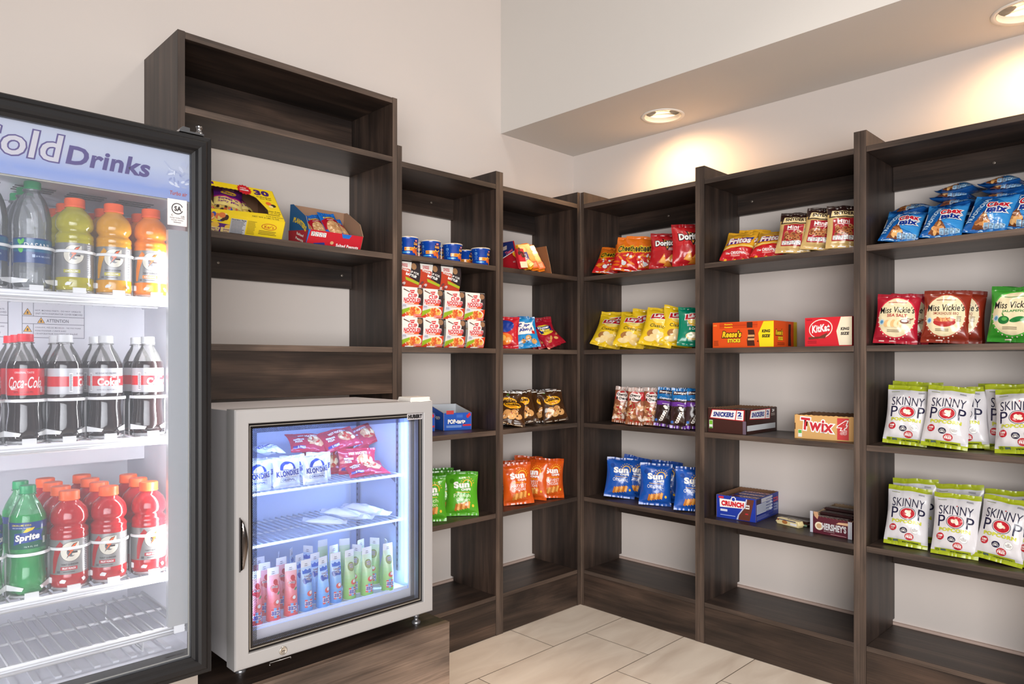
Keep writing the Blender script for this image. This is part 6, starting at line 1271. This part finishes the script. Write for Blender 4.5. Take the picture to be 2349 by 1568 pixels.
# push-up ice tubes, round at the foot and pressed flat at the top
def tube_pop(col, col2, kind):
    h = .142; mb = MB(); n = 32; L_ = 14
    def fr_z(v):
        fl = min(1, max(0, (v-.45)/.42)); rx = .0192*(1-.26*v)+.002*fl; ry = rx*(1-fl)+.0012*fl
        return rx, ry
    vs = []; fs = []; mm = []
    for k in range(L_+1):
        v = k/L_; rx, ry = fr_z(v)
        for i in range(n): a = 2*pi*i/n; vs.append((rx*sin(a), -ry*cos(a), v*h))
    for k in range(L_):
        v = (k+.5)/L_; c_ = [x+(y-x)*v for x, y in zip(col, col2)] if v < .86 else (232, 232, 236)
        for i in range(n): fs.append((k*n+i, k*n+(i+1) % n, (k+1)*n+(i+1) % n, (k+1)*n+i)); mm.append(M([round(q/6)*6 for q in c_], .3))
    mb.add(vs, fs, mm, True); mb.add(vs[-n:], [tuple(range(n))], M((232, 232, 236), .3))
    mb.lathe([(.0188, -.0012), (.0205, -.001), (.0205, .0008), (.0192, .001)], n, M((240, 240, 244), .3))
    def f(x, z_, e):
        v = z_/h; rx, ry = fr_z(v); a = x/.0175; return ((rx+e)*sin(a), -(ry+e)*cos(a), z_)
    it = [('r', -.013, .012, -.006, .034, (220, 60, 70)), ('r', -.006, .010, .001, .037, (110, 170, 226)), ('r', .001, .012, .008, .034, (220, 60, 70)), ('r', .008, .011, .013, .035, (110, 170, 226)), ('ot', 'ICEE', 0, .023, .023, .011, (60, 60, 160), WH, {'b': .06, 'rot': 180, 'ow': .1}),
          ('e', .002, .050, .009, .008, (224, 80, 76)), ('e', .004, .052, .005, .005, (236, 234, 236)), ('r', -.008, .122, .008, .128, (222, 222, 228)), ('lines', -.005, .123, .006, .133, 2, (130, 130, 140))]
    if kind == 'cherry': it += [('e', -.006, .088, .0078, .0085, (196, 30, 50)), ('e', .006, .090, .0075, .0085, (210, 40, 58)), ('e', .004, .103, .007, .0075, (190, 28, 48)), ('e', .002, .082, .007, .007, (206, 40, 56)), ('e', .010, .074, .006, .0028, (60, 130, 80), 30), ('ot', 'Cherry', 0, .0915, .019, .007, (110, 20, 50), WH, {'b': .04, 'rot': 180, 'ow': .08})]
    if kind == 'blue': it += [('blobs', -.012, .082, .012, .100, 12, .006, .006, [(30, 90, 190), (40, 110, 210), (24, 70, 160)], 4), ('p', [(-.0165, .104), (.0165, .104), (.0165, .112), (.010, .116), (.003, .112), (-.004, .117), (-.011, .112), (-.0165, .115)], (30, 96, 196)), ('ot', 'Blue', 0, .089, .012, .006, (60, 30, 110), WH, {'b': .04, 'rot': 180, 'ow': .08}), ('ot', 'Raspberry', 0, .097, .024, .006, (60, 30, 110), WH, {'b': .04, 'rot': 180, 'ow': .08})]
    if kind == 'apple': it += [('e', 0, .094, .0125, .013, (110, 120, 60)), ('e', 0, .094, .0112, .0118, (146, 154, 90)), ('e', -.003, .098, .005, .005, (176, 180, 120)), ('ot', 'Sour', 0, .092, .012, .0055, (90, 30, 110), WH, {'b': .04, 'rot': 180, 'ow': .08}), ('ot', 'Apple', 0, .099, .014, .0055, (90, 30, 110), WH, {'b': .04, 'rot': 180, 'ow': .08})]
    it += [('t', {'cherry': 'Cherry', 'blue': 'Blue Raspberry', 'apple': 'Sour Apple'}[kind], .036, .075, .05, .006, (80, 30, 110), {'b': .03, 'rot': -90}), ('r', .031, .016, .040, .038, (230, 232, 236)), ('lines', .032, .018, .039, .036, 6, (60, 60, 70))]
    art(mb, it, f, .004, .00012, .0002)
    o = mb.obj('ice_pop_tube', link=False); KIDS[o.name] = []; return o
P_TR = tube_pop((224, 70, 78), (246, 196, 196), 'cherry'); P_TB = tube_pop((72, 150, 220), (220, 232, 244), 'blue'); P_TG = tube_pop((134, 196, 84), (226, 236, 220), 'apple')
T_ = [(P_TR, .881, 1.812, 0, 'red, front'), (P_TR, .934, 1.816, -8, 'red, nearest the blue ones'), (P_TR, .884, 1.871, -6, 'red, second row left'), (P_TR, .943, 1.889, 4, 'red, second row right'), (P_TR, .830, 1.812, 0, 'red, at the left glass edge'), (P_TR, .834, 1.868, 0, 'red, left of the second row'), (P_TR, .899, 1.936, 0, 'red, third row'),
      (P_TB, .982, 1.820, 6, 'blue, front left'), (P_TB, 1.030, 1.812, 14, 'blue, front middle'), (P_TB, 1.078, 1.824, -2, 'blue, front right'), (P_TB, 1.034, 1.864, 8, 'blue, between the front ones'), (P_TB, .996, 1.884, 20, 'blue, second row left'), (P_TB, .962, 1.944, 60, 'blue, third row left'), (P_TB, 1.010, 1.960, 50, 'blue, third row, turned'), (P_TB, 1.060, 1.952, -60, 'blue, third row right'),
      (P_TG, 1.124, 1.824, 8, 'green, front left'), (P_TG, 1.178, 1.814, 0, 'green, front middle'), (P_TG, 1.249, 1.808, -4, 'green, front right, alone'), (P_TG, 1.172, 1.860, -64, 'green, second row, seen from its side'), (P_TG, 1.258, 1.893, -60, 'green, deep behind, showing its side'), (P_TG, 1.271, 1.850, 70, 'green, beside the wall, edge on'),
      (P_TG, 1.120, 1.905, 10, 'green, third row left'), (P_TG, 1.128, 1.985, 180, 'green, back row left, turned away'), (P_TG, 1.184, 1.950, 160, 'green, back row middle'), (P_TG, 1.215, 1.905, 20, 'green, behind the middle one')]
for p_, x, y, yw, nm in T_:
    put(p_, x, y, FZ, yw, label='push-up ice tube in the freezer, '+nm, cat='ice pop', group='push-up ice tubes, '+nm.split(',')[0])
# masters are not part of the scene
for o in [o for o in bpy.data.objects if not o.users_collection]: bpy.data.objects.remove(o)
